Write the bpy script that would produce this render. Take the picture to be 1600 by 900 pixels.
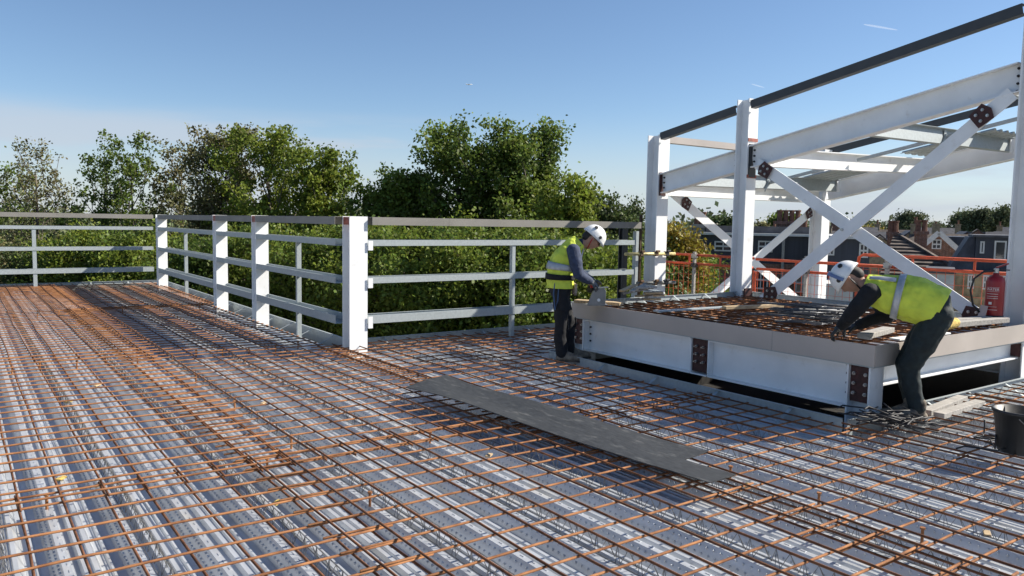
import bpy, math, random
import numpy as np
from mathutils import Vector, Matrix
random.seed(7); rng = np.random.default_rng(11)
for o in list(bpy.data.objects): bpy.data.objects.remove(o)
S = bpy.context.scene; COL = S.collection
# ------------------------------------------------------------------ camera, sky, sun
H = 1.6
A2 = Vector((.8133, -.5816, .0170)); UP = Vector((.0351, .0783, .9963)); BK = Vector((-.5808, -.8097, .0841))
A2.normalize(); BK = (BK - A2*BK.dot(A2)).normalized(); UP = BK.cross(A2)
F_PX = 1216.0
cam = bpy.data.objects.new('camera', bpy.data.cameras.new('camera')); COL.objects.link(cam)
cam.matrix_world = Matrix(((A2.x, UP.x, BK.x, 0), (A2.y, UP.y, BK.y, 0), (A2.z, UP.z, BK.z, H), (0, 0, 0, 1)))
cam.data.sensor_width = 36; cam.data.lens = F_PX/1600*36; cam.data.clip_end = 30000; cam.data.clip_start = .05
S.camera = cam
SUN = Vector((1.0, -.52, .88)).normalized()          # towards the sun
w = bpy.data.worlds.new('World'); S.world = w; w.use_nodes = True
nt = w.node_tree; N = nt.nodes; LK = nt.links; bgn = N['Background']
sky = N.new('ShaderNodeTexSky'); sky.sky_type = 'NISHITA'; sky.sun_disc = False
sky.sun_elevation = math.asin(SUN.z); sky.sun_rotation = math.atan2(SUN.x, SUN.y)
sky.air_density = .9; sky.dust_density = .25; sky.ozone_density = 4.0; sky.altitude = 50
tc = N.new('ShaderNodeTexCoord'); sp = N.new('ShaderNodeSeparateXYZ'); LK.new(tc.outputs['Generated'], sp.inputs[0])
mp = N.new('ShaderNodeMapping'); mp.inputs['Scale'].default_value = (1.5, 1.5, 11); LK.new(tc.outputs['Generated'], mp.inputs[0])
nz = N.new('ShaderNodeTexNoise'); nz.inputs['Scale'].default_value = 1.6; nz.inputs['Detail'].default_value = 5; nz.inputs['Roughness'].default_value = .5
LK.new(mp.outputs[0], nz.inputs['Vector'])
cr = N.new('ShaderNodeMapRange'); cr.interpolation_type = 'SMOOTHSTEP'; cr.inputs[1].default_value = .44; cr.inputs[2].default_value = .58; LK.new(nz.outputs[0], cr.inputs[0])
er = N.new('ShaderNodeMapRange'); er.interpolation_type = 'SMOOTHSTEP'; er.inputs[1].default_value = .135; er.inputs[2].default_value = .10; er.inputs[3].default_value = 0; er.inputs[4].default_value = .75; LK.new(sp.outputs[2], er.inputs[0])
mm = N.new('ShaderNodeMath'); mm.operation = 'MULTIPLY'; LK.new(cr.outputs[0], mm.inputs[0]); LK.new(er.outputs[0], mm.inputs[1])
mx = N.new('ShaderNodeMix'); mx.data_type = 'RGBA'; LK.new(mm.outputs[0], mx.inputs[0]); LK.new(sky.outputs[0], mx.inputs[6]); mx.inputs[7].default_value = (4.1, 4.7, 5.5, 1)
hr = N.new('ShaderNodeMapRange'); hr.interpolation_type = 'SMOOTHSTEP'; hr.inputs[1].default_value = .15; hr.inputs[2].default_value = -.02; hr.inputs[3].default_value = 0; hr.inputs[4].default_value = .75; LK.new(sp.outputs[2], hr.inputs[0])
hx = N.new('ShaderNodeMix'); hx.data_type = 'RGBA'; LK.new(hr.outputs[0], hx.inputs[0]); LK.new(mx.outputs[2], hx.inputs[6]); hx.inputs[7].default_value = (4.5, 4.9, 5.4, 1)   # pale air low over the town
LK.new(hx.outputs[2], bgn.inputs[0]); bgn.inputs[1].default_value = .075
sun = bpy.data.objects.new('sun', bpy.data.lights.new('sun', 'SUN')); COL.objects.link(sun)
sun.data.energy = 5.0; sun.data.angle = math.radians(.5); sun.data.color = (1, .93, .82)
sun.rotation_euler = (-SUN).to_track_quat('-Z', 'Y').to_euler()
S.view_settings.view_transform = 'Standard'; S.view_settings.look = 'None'; S.view_settings.exposure = .85; S.view_settings.gamma = 1

def at(px, Z):                     # ground position in the pixel column px at camera depth Z
    p = Vector((0, 0, H)) + A2*((px-800)/F_PX*Z) - BK*Z
    return p.x, p.y
def zat(px, py, Z):                # world height seen at that pixel at depth Z
    return (Vector((0, 0, H)) + A2*((px-800)/F_PX*Z) + UP*((450-py)/F_PX*Z) - BK*Z).z
# ------------------------------------------------------------------ materials
MATS = {}
def mat(name, c, rough=.6, metal=0., var=.12, scale=8., bump=0., bscale=60., c2=None, stretch=(1, 1, 1), spec=.5, dirt=None, dscale=3., dth=(.55, .75), trans=0., island=0.):
    m = bpy.data.materials.new(name); m.use_nodes = True; t = m.node_tree; n = t.nodes; l = t.links; b = n['Principled BSDF']
    b.inputs['Roughness'].default_value = rough; b.inputs['Metallic'].default_value = metal; b.inputs['Specular IOR Level'].default_value = spec
    co = n.new('ShaderNodeTexCoord'); ma = n.new('ShaderNodeMapping'); ma.inputs['Scale'].default_value = stretch; 
    geo = n.new('ShaderNodeNewGeometry'); l.new(geo.outputs['Position'], ma.inputs[0])
    no = n.new('ShaderNodeTexNoise'); no.inputs['Scale'].default_value = scale; no.inputs['Detail'].default_value = 5; l.new(ma.outputs[0], no.inputs['Vector'])
    c2 = c2 or tuple(max(0, x*(1-2.2*var)) for x in c); c1 = tuple(min(1, x*(1+var)) for x in c)
    mr = n.new('ShaderNodeMapRange'); mr.inputs[1].default_value = .32; mr.inputs[2].default_value = .68; l.new(no.outputs[0], mr.inputs[0])
    mi = n.new('ShaderNodeMix'); mi.data_type = 'RGBA'; l.new(mr.outputs[0], mi.inputs[0]); mi.inputs[6].default_value = (*c2, 1); mi.inputs[7].default_value = (*c1, 1)
    out = mi.outputs[2]
    if island:
        hs = n.new('ShaderNodeHueSaturation'); l.new(out, hs.inputs['Color'])
        r = n.new('ShaderNodeMapRange'); r.inputs[3].default_value = 1-island; r.inputs[4].default_value = 1+island; l.new(geo.outputs['Random Per Island'], r.inputs[0]); l.new(r.outputs[0], hs.inputs['Value'])
        r2 = n.new('ShaderNodeMapRange'); r2.inputs[3].default_value = .5-island*.09; r2.inputs[4].default_value = .5+island*.05; l.new(geo.outputs['Random Per Island'], r2.inputs[0]); l.new(r2.outputs[0], hs.inputs['Hue'])
        out = hs.outputs[0]
    if dirt:
        n2 = n.new('ShaderNodeTexNoise'); n2.inputs['Scale'].default_value = dscale; n2.inputs['Detail'].default_value = 7; n2.inputs['Roughness'].default_value = .65; l.new(ma.outputs[0], n2.inputs['Vector'])
        m2 = n.new('ShaderNodeMapRange'); m2.inputs[1].default_value = dth[0]; m2.inputs[2].default_value = dth[1]; m2.inputs[4].default_value = .85; l.new(n2.outputs[0], m2.inputs[0])
        x2 = n.new('ShaderNodeMix'); x2.data_type = 'RGBA'; l.new(m2.outputs[0], x2.inputs[0]); l.new(out, x2.inputs[6]); x2.inputs[7].default_value = (*dirt, 1); out = x2.outputs[2]
        if metal:
            x3 = n.new('ShaderNodeMapRange'); x3.inputs[3].default_value = metal; x3.inputs[4].default_value = metal*.2; l.new(m2.outputs[0], x3.inputs[0]); l.new(x3.outputs[0], b.inputs['Metallic'])
    l.new(out, b.inputs['Base Color'])
    if bump:
        bn = n.new('ShaderNodeTexNoise'); bn.inputs['Scale'].default_value = bscale; bn.inputs['Detail'].default_value = 4; l.new(ma.outputs[0], bn.inputs['Vector'])
        bu = n.new('ShaderNodeBump'); bu.inputs['Strength'].default_value = bump; bu.inputs['Distance'].default_value = .01; l.new(bn.outputs[0], bu.inputs['Height']); l.new(bu.outputs[0], b.inputs['Normal'])
    if trans:
        tr = n.new('ShaderNodeBsdfTranslucent'); l.new(out, tr.inputs['Color']); ms = n.new('ShaderNodeMixShader'); ms.inputs[0].default_value = trans
        l.new(b.outputs[0], ms.inputs[1]); l.new(tr.outputs[0], ms.inputs[2]); l.new(ms.outputs[0], n['Material Output'].inputs[0])
    MATS[name] = m; return m
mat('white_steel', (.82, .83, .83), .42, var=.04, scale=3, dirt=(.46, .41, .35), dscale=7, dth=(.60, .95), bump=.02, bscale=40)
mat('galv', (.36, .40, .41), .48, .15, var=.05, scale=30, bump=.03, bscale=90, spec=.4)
mat('deck_galv', (.50, .525, .555), .33, .32, var=.08, scale=4, stretch=(5, 1, 5), bump=.03, bscale=120, dirt=(.50, .46, .38), dscale=1.2, dth=(.56, .80))
mat('dark_rail', (.045, .047, .05), .45, var=.08)
mat('fascia', (.46, .41, .37), .42, .1, var=.05, scale=2)  # base lightened and warmed to carry light bounced off the rusty deck
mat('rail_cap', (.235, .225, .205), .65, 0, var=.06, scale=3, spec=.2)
mat('red_primer', (.055, .012, .010), .55, var=.2, scale=20)
mat('red_primer_light', (.33, .10, .07), .6, var=.2, scale=20)
mat('bolt', (.45, .45, .44), .35, .8, var=.1)
mat('rust', (.165, .072, .035), .8, var=.25, scale=14, c2=(.075, .033, .018), spec=.2, bump=.2, bscale=200)
mat('rust_b', (.32, .15, .067), .8, var=.25, scale=9, c2=(.16, .068, .032), spec=.2, bump=.2, bscale=200)
mat('steel_dark', (.038, .036, .038), .55, .15, var=.25, scale=30)
mat('link_steel', (.11, .115, .125), .4, .55, var=.2, scale=30)
mat('wire', (.24, .24, .235), .45, .6, var=.2, scale=30)
mat('sheet_black', (.030, .032, .034), .62, var=.2, scale=16, stretch=(4, 1, 1), dirt=(.24, .24, .23), dscale=5, dth=(.56, .95), bump=.03)
mat('timber', (.50, .37, .22), .75, var=.15, scale=9, stretch=(1, 6, 6))
mat('timber_grey', (.36, .34, .31), .8, var=.15, scale=9, stretch=(6, 1, 6))
mat('poly_white', (.8, .8, .78), .7, var=.04)
mat('insulation', (.58, .42, .12), .95, var=.2, scale=40, bump=.8, bscale=45)
mat('orange', (.62, .10, .035), .5, var=.12, scale=15)
mat('yellow_tube', (.55, .47, .22), .5, .2, var=.2, scale=20)
mat('grey_tube', (.17, .175, .17), .5, .4, var=.2, scale=20)
mat('brown_post', (.12, .065, .03), .8, var=.2, scale=6)
mat('black_rubber', (.018, .019, .02), .5, var=.2, dirt=(.12, .11, .10), dscale=12, dth=(.6, .9))
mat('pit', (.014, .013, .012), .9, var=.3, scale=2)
mat('concrete', (.32, .31, .29), .9, var=.12, scale=2)
mat('ext_red', (.30, .012, .016), .28, var=.05)
mat('label_white', (.75, .73, .70), .5, var=.02)
mat('paper', (.6, .42, .36), .7, var=.05)
mat('skin', (.42, .235, .16), .5, var=.06, scale=20)
mat('hair', (.02, .016, .013), .7)
mat('navy', (.036, .05, .095), .85, var=.15, scale=30, bump=.9, bscale=17)
mat('black_cloth', (.006, .007, .010), .85, var=.2, scale=20, bump=.9, bscale=17)
mat('green_cloth', (.012, .022, .024), .8, var=.2, scale=20, bump=.9, bscale=17)
mat('hivis', (.62, .72, .07), .7, var=.07, scale=9, bump=1.0, bscale=13)
mat('reflective', (.42, .44, .46), .4, .3, var=.08, scale=30)
mat('helmet', (.80, .80, .78), .28, var=.03)
mat('helmet_blue', (.12, .18, .35), .4)
mat('glove', (.11, .12, .13), .8, var=.2, scale=30)
mat('boot', (.19, .16, .125), .9, var=.3, scale=20)
mat('tan_pouch', (.38, .31, .25), .85, var=.15, scale=15)
mat('tool_grey', (.25, .25, .25), .4, .5, var=.1)
mat('tool_red', (.45, .03, .025), .4)
mat('strap_blue', (.05, .10, .2), .7)
mat('leaf', (.14, .19, .034), .5, var=.25, scale=.7, c2=(.068, .110, .022), trans=.42, island=.28, spec=.25)
mat('leaf_bright', (.18, .225, .033), .5, var=.2, scale=.8, c2=(.105, .150, .024), trans=.44, island=.27, spec=.25)
mat('leaf_brown', (.165, .15, .06), .55, var=.25, scale=.7, c2=(.09, .105, .038), trans=.3, island=.45, spec=.3)
mat('leaf_dark', (.085, .12, .036), .55, var=.25, scale=.6, c2=(.05, .072, .024), trans=.3, island=.4, spec=.3)
mat('leaf_yellow', (.26, .21, .03), .55, var=.2, scale=.5, c2=(.15, .13, .025), trans=.35, island=.35, spec=.3)
mat('leaf_far', (.13, .155, .075), .7, var=.3, scale=.2, c2=(.075, .095, .05), trans=.25, island=.35, spec=.2)  # distance haze is mixed into this leaf colour
mat('bark', (.13, .11, .085), .9, var=.3, scale=8, stretch=(1, 1, .3))
mat('grass', (.05, .065, .02), .95, var=.4, scale=.3, c2=(.05, .04, .028))
mat('asphalt', (.055, .055, .06), .9, var=.15, scale=3)
mat('slate', (.085, .085, .095), .7, var=.2, scale=3)
mat('tile_brown', (.115, .09, .075), .8, var=.25, scale=4)
mat('clad_navy', (.035, .042, .06), .6, var=.1, scale=2, stretch=(6, 6, .3))
mat('brick', (.20, .095, .065), .85, var=.25, scale=5)
mat('brick_yellow', (.34, .26, .15), .85, var=.2, scale=5)
mat('render_white', (.62, .62, .60), .8, var=.05)
mat('pot', (.20, .095, .06), .8, var=.2)
mat('contrail', (.8, .8, .8), 1, var=.01)
g = bpy.data.materials.new('glass'); g.use_nodes = True; gb = g.node_tree.nodes['Principled BSDF']
gb.inputs['Base Color'].default_value = (.03, .035, .045, 1); gb.inputs['Roughness'].default_value = .06; MATS['glass'] = g
ct = MATS['contrail'].node_tree; tb = ct.nodes.new('ShaderNodeBsdfTransparent'); ms = ct.nodes.new('ShaderNodeMixShader'); ms.inputs[0].default_value = .13
ct.links.new(tb.outputs[0], ms.inputs[1]); tl_ = ct.nodes.new('ShaderNodeBsdfTranslucent'); tl_.inputs[0].default_value = (.9, .9, .9, 1); ct.links.new(tl_.outputs[0], ms.inputs[2]); ct.links.new(ms.outputs[0], ct.nodes['Material Output'].inputs[0])
# brick courses on the brick materials
for bn_ in ('brick', 'brick_yellow'):
    t = MATS[bn_].node_tree; b = t.nodes['Principled BSDF']; src = b.inputs['Base Color'].links[0].from_socket
    co = t.nodes.new('ShaderNodeTexCoord'); bt = t.nodes.new('ShaderNodeTexBrick'); bt.inputs['Scale'].default_value = 4.4; bt.inputs['Mortar Size'].default_value = .012
    rm = t.nodes.new('ShaderNodeMapping'); rm.inputs['Rotation'].default_value = (math.pi/2, 0, 0); t.links.new(co.outputs['Object'], rm.inputs[0]); t.links.new(rm.outputs[0], bt.inputs['Vector'])
    t.links.new(src, bt.inputs['Color1']); t.links.new(src, bt.inputs['Color2']); bt.inputs['Mortar'].default_value = (.3, .27, .23, 1); t.links.new(bt.outputs[0], b.inputs['Base Color'])
# ------------------------------------------------------------------ mesh helpers
ORG = {}
class MB:
    def __init__(s): s.v = []; s.f = []
    def add(s, v, f):
        k = len(s.v); s.v += [tuple(x) for x in v]; s.f += [tuple(i+k for i in q) for q in f]; return s
    def box(s, x0, x1, y0, y1, z0, z1):
        return s.add([(x0, y0, z0), (x1, y0, z0), (x1, y1, z0), (x0, y1, z0), (x0, y0, z1), (x1, y0, z1), (x1, y1, z1), (x0, y1, z1)],
                     [(0, 3, 2, 1), (4, 5, 6, 7), (0, 1, 5, 4), (1, 2, 6, 5), (2, 3, 7, 6), (3, 0, 4, 7)])
    def bar(s, p, q, u, w, h, os=0., ou=0.):       # rectangular bar p->q, width w along side, height h along u
        p = Vector(p); q = Vector(q); a = (q-p).normalized(); u = Vector(u); u = (u-a*u.dot(a)).normalized(); sd = a.cross(u)
        o = sd*os+u*ou; V = []
        for e in (p, q):
            for i, j in ((-1, -1), (1, -1), (1, 1), (-1, 1)): V.append(e+o+sd*(i*w/2)+u*(j*h/2))
        return s.add(V, [(0, 1, 2, 3), (7, 6, 5, 4), (0, 4, 5, 1), (1, 5, 6, 2), (2, 6, 7, 3), (3, 7, 4, 0)])
    def ibeam(s, p, q, u, w, d, tf=.013, tw=.01):
        s.bar(p, q, u, w, tf, 0, d/2-tf/2); s.bar(p, q, u, w, tf, 0, -d/2+tf/2); return s.bar(p, q, u, tw, d-2*tf)
    def tube(s, pts, r, n=6, cap=True):
        pts = [Vector(p) for p in pts]; V = []; r = r if isinstance(r, (list, tuple)) else [r]*len(pts)
        ref = None
        for i, p in enumerate(pts):
            a = (pts[min(i+1, len(pts)-1)]-pts[max(i-1, 0)]).normalized()
            if ref is None: ref = a.orthogonal().normalized()
            ref = (ref-a*ref.dot(a)); ref = ref.normalized() if ref.length > 1e-6 else a.orthogonal().normalized(); b = a.cross(ref)
            for k in range(n): V.append(p+(ref*math.cos(2*math.pi*k/n)+b*math.sin(2*math.pi*k/n))*r[i])
        Fc = [(i*n+k, i*n+(k+1) % n, (i+1)*n+(k+1) % n, (i+1)*n+k) for i in range(len(pts)-1) for k in range(n)]
        if cap: Fc += [tuple(range(n))[::-1], tuple((len(pts)-1)*n+k for k in range(n))]
        return s.add(V, Fc)
    def lathe(s, c, prof, n=20, ax=(0, 0, 1)):
        a = Vector(ax).normalized(); e = a.orthogonal().normalized(); b = a.cross(e); V = []; c = Vector(c)
        for r, z in prof:
            for k in range(n): V.append(c+a*z+(e*math.cos(2*math.pi*k/n)+b*math.sin(2*math.pi*k/n))*r)
        Fc = [(i*n+k, i*n+(k+1) % n, (i+1)*n+(k+1) % n, (i+1)*n+k) for i in range(len(prof)-1) for k in range(n)]
        Fc += [tuple(range(n))[::-1], tuple((len(prof)-1)*n+k for k in range(n))]
        return s.add(V, Fc)
    def prism(s, poly, p0, ex, ey, n_, th):        # polygon (a,b) in plane p0+a*ex+b*ey extruded th along n_
        p0 = Vector(p0); ex = Vector(ex); ey = Vector(ey); n_ = Vector(n_); m = len(poly)
        V = [p0+ex*a+ey*b for a, b in poly]+[p0+ex*a+ey*b+n_*th for a, b in poly]
        return s.add(V, [tuple(range(m))[::-1], tuple(range(m, 2*m))]+[(i, (i+1) % m, m+(i+1) % m, m+i) for i in range(m)])
    def build(s, name, m, parent=None, smooth=False, bevel=0):
        o = Vector(ORG.get(parent, (0, 0, 0))) if parent else Vector((0, 0, 0))
        me = bpy.data.meshes.new(name); me.from_pydata([tuple(Vector(v)-o) for v in s.v], [], s.f); me.update()
        if smooth: me.polygons.foreach_set('use_smooth', [True]*len(me.polygons))
        ob = bpy.data.objects.new(name, me); COL.objects.link(ob); me.materials.append(MATS[m])
        if parent: ob.parent = parent; ORG[ob] = o
        if bevel:
            b = ob.modifiers.new('bevel', 'BEVEL'); b.width = bevel; b.segments = 2; b.limit_method = 'ANGLE'
        return ob
def tag(o, label=None, cat=None, group=None, kind=None):
    for k, v in (('label', label), ('category', cat), ('group', group), ('kind', kind)):
        if v: o[k] = v
    return o
def thing(name, label, cat, loc=(0, 0, 0), group=None):
    o = bpy.data.objects.new(name, None); COL.objects.link(o); o.location = loc; o.empty_display_size = .1; ORG[o] = loc
    return tag(o, label, cat, group)
def solo(mb, name, m, label, cat, group=None, smooth=False, kind=None, bevel=0):   # a thing that is one mesh: origin at its base
    v = np.array([tuple(x) for x in mb.v]); c = ((v[:, 0].min()+v[:, 0].max())/2, (v[:, 1].min()+v[:, 1].max())/2, v[:, 2].min())
    mb.v = [tuple(x) for x in (v-np.array(c))]; o = mb.build(name, m, smooth=smooth, bevel=bevel); o.location = c; ORG[o] = c
    return tag(o, label, cat, group, kind)
def struct(mb, name, m, smooth=False): return tag(mb.build(name, m, smooth=smooth), kind='structure')
def dupmesh(src_me, name, parent, loc, scale=(1, 1, 1), rot=(0, 0, 0)):
    o = bpy.data.objects.new(name, src_me); COL.objects.link(o); o.parent = parent
    p = Vector(ORG.get(parent, (0, 0, 0))); o.location = Vector(loc)-p; o.scale = scale; o.rotation_euler = rot; return o
Z3 = (0, 0, 1)
# ------------------------------------------------------------------ ground and the building under the deck
GZ = -9.6
struct(MB().add([(-6000, -6000, GZ), (6000, -6000, GZ), (6000, 6000, GZ), (-6000, 6000, GZ)], [(0, 1, 2, 3)]), 'ground', 'grass')
mb = MB(); cxy = at(-60, 60); mb.add([(-30, 24, GZ+.02), (6, 24, GZ+.02), (6, 30, GZ+.02), (-30, 30, GZ+.02)], [(0, 1, 2, 3)]); struct(mb, 'road', 'asphalt')
bl = thing('office_building', 'building under the metal deck roof, mostly hidden below its edges', 'building', (0, 5, GZ))
mb = MB(); mb.box(-9, 3.9, 8.0, 19.5, GZ, -.62); mb.box(-9, 5.4, -9, 7.999, GZ, -.62); mb.box(5.401, 9.2, -9, 2.9, GZ, -.62); mb.box(5.401, 9.2, 7.2, 8.85, GZ, -.62); mb.box(5.401, 14.2, 2.901, 7.199, GZ, -.75)
mb.build('wall', 'concrete', bl)
mb = MB(); mb.box(9.201, 14.2, 7.2, 9.2, GZ, -.75); mb.box(9.201, 14.2, -9, 2.9, GZ, -.75); mb.build('lower_roof', 'concrete', bl)
# ------------------------------------------------------------------ metal deck
PITCH = .3; X0 = .22
PROF = [(0, -.08), (.030, -.08), (.036, -.070), (.046, -.070), (.052, -.08), (.090, -.08), (.128, 0), (.163, 0), (.171, -.024), (.197, -.024), (.205, 0), (.226, 0), (.231, -.011), (.242, -.011), (.247, 0), (.266, 0)]
def deck_mesh(npitch):
    P = [(x+PITCH*i, z) for i in range(npitch) for x, z in PROF]+[(npitch*PITCH-.0005, -.08)]
    V = [(x, 0, z) for x, z in P]+[(x, 1, z) for x, z in P]; n = len(P)
    me = bpy.data.meshes.new('deck_sheet'); me.from_pydata(V, [], [(i, i+1, n+i+1, n+i) for i in range(n-1)]); me.materials.append(MATS['deck_galv']); return me
DM = deck_mesh(3)
deck = thing('metal_deck', 'galvanised ribbed metal roof deck', 'deck'); del deck['category']; deck['kind'] = 'structure'
def deck_run(x0, x1, y0, y1, z=0, par=deck):
    k = round((x0-X0)/.9)
    while X0+k*.9 < x1-.05:
        dupmesh(DM, 'deck_sheet', par, (X0+k*.9, y0, z), (1, y1-y0, 1)); k += 1
deck_run(X0-3.6, X0+3.6, 9.2, 14.0); deck_run(X0-3.6, X0+3.6, 14.003, 19.5)
deck_run(X0-3.6, X0+5.4, -1.2, 4.86); deck_run(X0-3.6, X0+5.4, 4.863, 9.197)
deck_run(X0+5.4, X0+9.0, -1.2, 3.26); deck_run(X0+5.4, X0+8.1, 6.98, 8.86)
# dimples embossed on the rib sides and tops
def dimples(k0, k1, y0, y1, name='embossed_dimples'):
    mb = MB(); nx, nz_ = -.903, .429
    for k in range(k0, k1):
        xb = X0+k*PITCH
        for row, t in enumerate((.3, .72)):
            x = xb+.090+.038*t; z = -.08+.08*t
            for j in range(int((y1-y0)/.045)):
                y = y0+(j+.5*row)*.045; r = .009
                mb.add([(x+.43*r, y, z+.9*r), (x, y+r, z), (x-.43*r, y, z-.9*r), (x, y-r, z), (x+nx*.009, y, z+nz_*.009+.004)], [(0, 1, 4), (1, 2, 4), (2, 3, 4), (3, 0, 4)])
        for t in (.148,):
            for j in range(int((y1-y0)/.09)):
                y = y0+j*.09; x = xb+t; mb.box(x, x+.012, y, y+.03, -.001, .0025)
    return tag(mb.build(name, 'deck_galv', deck), kind='stuff')
dimples(-1, 18, 1.0, 6.6); dimples(18, 24, 1.2, 3.2)
# shear studs through the deck
mb = MB(); mb.lathe((0, 0, 0), [(.008, 0), (.008, .075), (.014, .076), (.014, .086)], 8); STUD = mb.build('shear_stud', 'rust_b'); sm = STUD.data; bpy.data.objects.remove(STUD)
for (yy, xs) in ((4.86, [.37+1.2*i for i in range(4)]), (9.2, [.4+.3*i for i in range(11)]), (14.0, [.1+.3*i for i in range(12)])):
    for x in xs: dupmesh(sm, 'shear_stud', deck, (x+random.uniform(-.03, .03), yy+random.choice((-.05, .05)), 0))
for i in range(5): dupmesh(sm, 'shear_stud', deck, (1.86+random.uniform(-.02, .02), 2.6+1.3*i, 0))
for i in range(4): dupmesh(sm, 'shear_stud', deck, (3.97+random.uniform(-.02, .02), 1.3+.6*i, 0))
# edge trim upstands of the deck
def kerb(name, p, q, h, lean, label):
    t = thing(name, label, 'edge trim', (p[0], p[1], 0)); p = Vector(p); q = Vector(q); a = (q-p).normalized(); n_ = Vector(lean)
    MB().bar(p+Vector((0, 0, h/2-.04)), q+Vector((0, 0, h/2-.04)), Z3, .004, h+.08).build('upstand', 'galv', t)
    MB().bar(p+Vector((0, 0, h+.006))+n_*.012, q+Vector((0, 0, h+.006))+n_*.012, Z3, .028, .004).build('lip', 'galv', t)
    L = (q-p).length
    for i in range(1, int(L/.75)+1):
        c = p+a*(i*.75-.3); MB().bar(c+n_*.004+Vector((0, 0, h)), c+n_*.22+Vector((0, 0, .012)), Z3, .03, .003).build('strap', 'galv', t)
    return t
kerb('edge_trim', (3.95, 8.95, 0), (3.95, 19.55, 0), .11, (-1, 0, 0), 'galvanised edge trim of the deck outside the long receding railing')
kerb('edge_trim', (3.96, 8.95, 0), (8.6, 8.95, 0), .11, (0, -1, 0), 'galvanised edge trim of the deck behind the sunlit railing beside the first worker')
kerb('edge_trim', (-4, 19.56, 0), (3.94, 19.56, 0), .11, (0, -1, 0), 'galvanised edge trim of the deck under the far left railing')
kerb('edge_trim', (5.53, 3.30, 0), (5.53, 6.95, 0), .13, (-1, 0, 0), 'grey edge trim of the opening under the long white platform beam')
kerb('edge_trim', (5.54, 3.27, 0), (9.2, 3.27, 0), .13, (0, -1, 0), 'edge trim of the opening behind the bending worker\'s leg')
kerb('edge_trim', (5.54, 6.97, 0), (8.5, 6.97, 0), .13, (0, 1, 0), 'edge trim of the opening on the far side below the platform')
# ------------------------------------------------------------------ rebar mesh sheets
def bar_mesh(seed, m):
    r_ = random.Random(seed); mb = MB(); n = 7
    pts = [(r_.uniform(-.009, .009), i/(n-1), r_.uniform(-.005, .004)) for i in range(n)]; pts[0] = (0, 0, 0); pts[-1] = (0, 1, 0)
    mb.tube(pts, .0068, 5); o = mb.build('bar', m, smooth=True); me = o.data; bpy.data.objects.remove(o); return me
BARS = {m: [bar_mesh(i, m) for i in range(7)] for m in ('rust', 'rust_b')}
def rebar(x0, x1, y0, y1, label, zo=0., z=.088, xo=0., yo=0., sx=.2, sy=.2, grp='rusty reinforcement mesh sheets on the deck', over=True):
    t = thing('rebar_mesh', label, 'rebar mesh', (x0, y0, z), grp)
    x = x0
    while x <= x1+1e-6:
        dupmesh(random.choice(BARS['rust']), 'bar', t, (x+random.uniform(-.006, .006), y0-.09, z+zo+(.0125 if over else 0)), (1, y1-y0+.18, 1), (random.uniform(-.0006, .0006), 0, random.uniform(-.0015, .0015))); x += sx
    y = y0
    while y <= y1+1e-6:
        dupmesh(random.choice(BARS['rust_b']), 'bar', t, (x0-.09, y+random.uniform(-.006, .006), z+zo+(0 if over else .0125)), (1, x1-x0+.18, 1), (0, 0, -math.pi/2+random.uniform(-.002, .002))); y += sy
    return t
Y0 = .166
near = [(-2.78, -.78, 'leftmost'), ]
rebar(-.78, 1.62, Y0, 4.766, 'rusty rebar mesh sheet filling the bottom left corner of the picture', over=False)
rebar(1.445, 3.645, Y0, 4.766, 'rusty rebar mesh sheet at the bottom middle, in front of the black sheet', .022)
rebar(3.42, 5.42, Y0, 4.566, 'rusty rebar mesh sheet at the bottom right beside the bent bar pile')
rebar(5.44, 7.44, Y0, 3.166, 'rusty rebar mesh sheet around the black bucket', .022)
rebar(7.40, 9.0, Y0, 3.166, 'rusty rebar mesh sheet at the right picture edge under the platform end')
rebar(-2.98, -.98, 4.616, 9.416, 'rusty rebar mesh sheet at the left picture edge, nearest the camera', .022)
rebar(-.78, 1.62, 4.616, 9.416, 'rusty rebar mesh sheet left of centre, beyond the double cross bars', .022, over=False)
rebar(1.445, 3.645, 4.616, 8.616, 'rusty rebar mesh sheet between the corner post and the black sheet')
rebar(3.42, 5.22, 4.416, 8.616, 'rusty rebar mesh sheet in front of the first worker and the opening', .022)
rebar(5.30, 8.3, 7.1, 8.7, 'rusty rebar mesh strip behind the first worker along the railing')
rebar(-2.98, -.78, 9.266, 14.066, 'rusty rebar mesh sheet far left, second from the far railing')
rebar(-.78, 1.62, 9.266, 14.066, 'rusty rebar mesh sheet in the sun left of the railing shadow')
rebar(1.445, 3.445, 8.766, 14.066, 'rusty rebar mesh sheet lying in the striped railing shadow', .022)
rebar(-2.98, -.78, 13.916, 19.3, 'rusty rebar mesh sheet farthest left under the far railing', .022)
rebar(-.78, 1.62, 13.916, 19.3, 'rusty rebar mesh sheet at the far railing in the sun', .022)
rebar(1.445, 3.645, 13.916, 19.3, 'rusty rebar mesh sheet in the far corner by the farthest white post')
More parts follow.
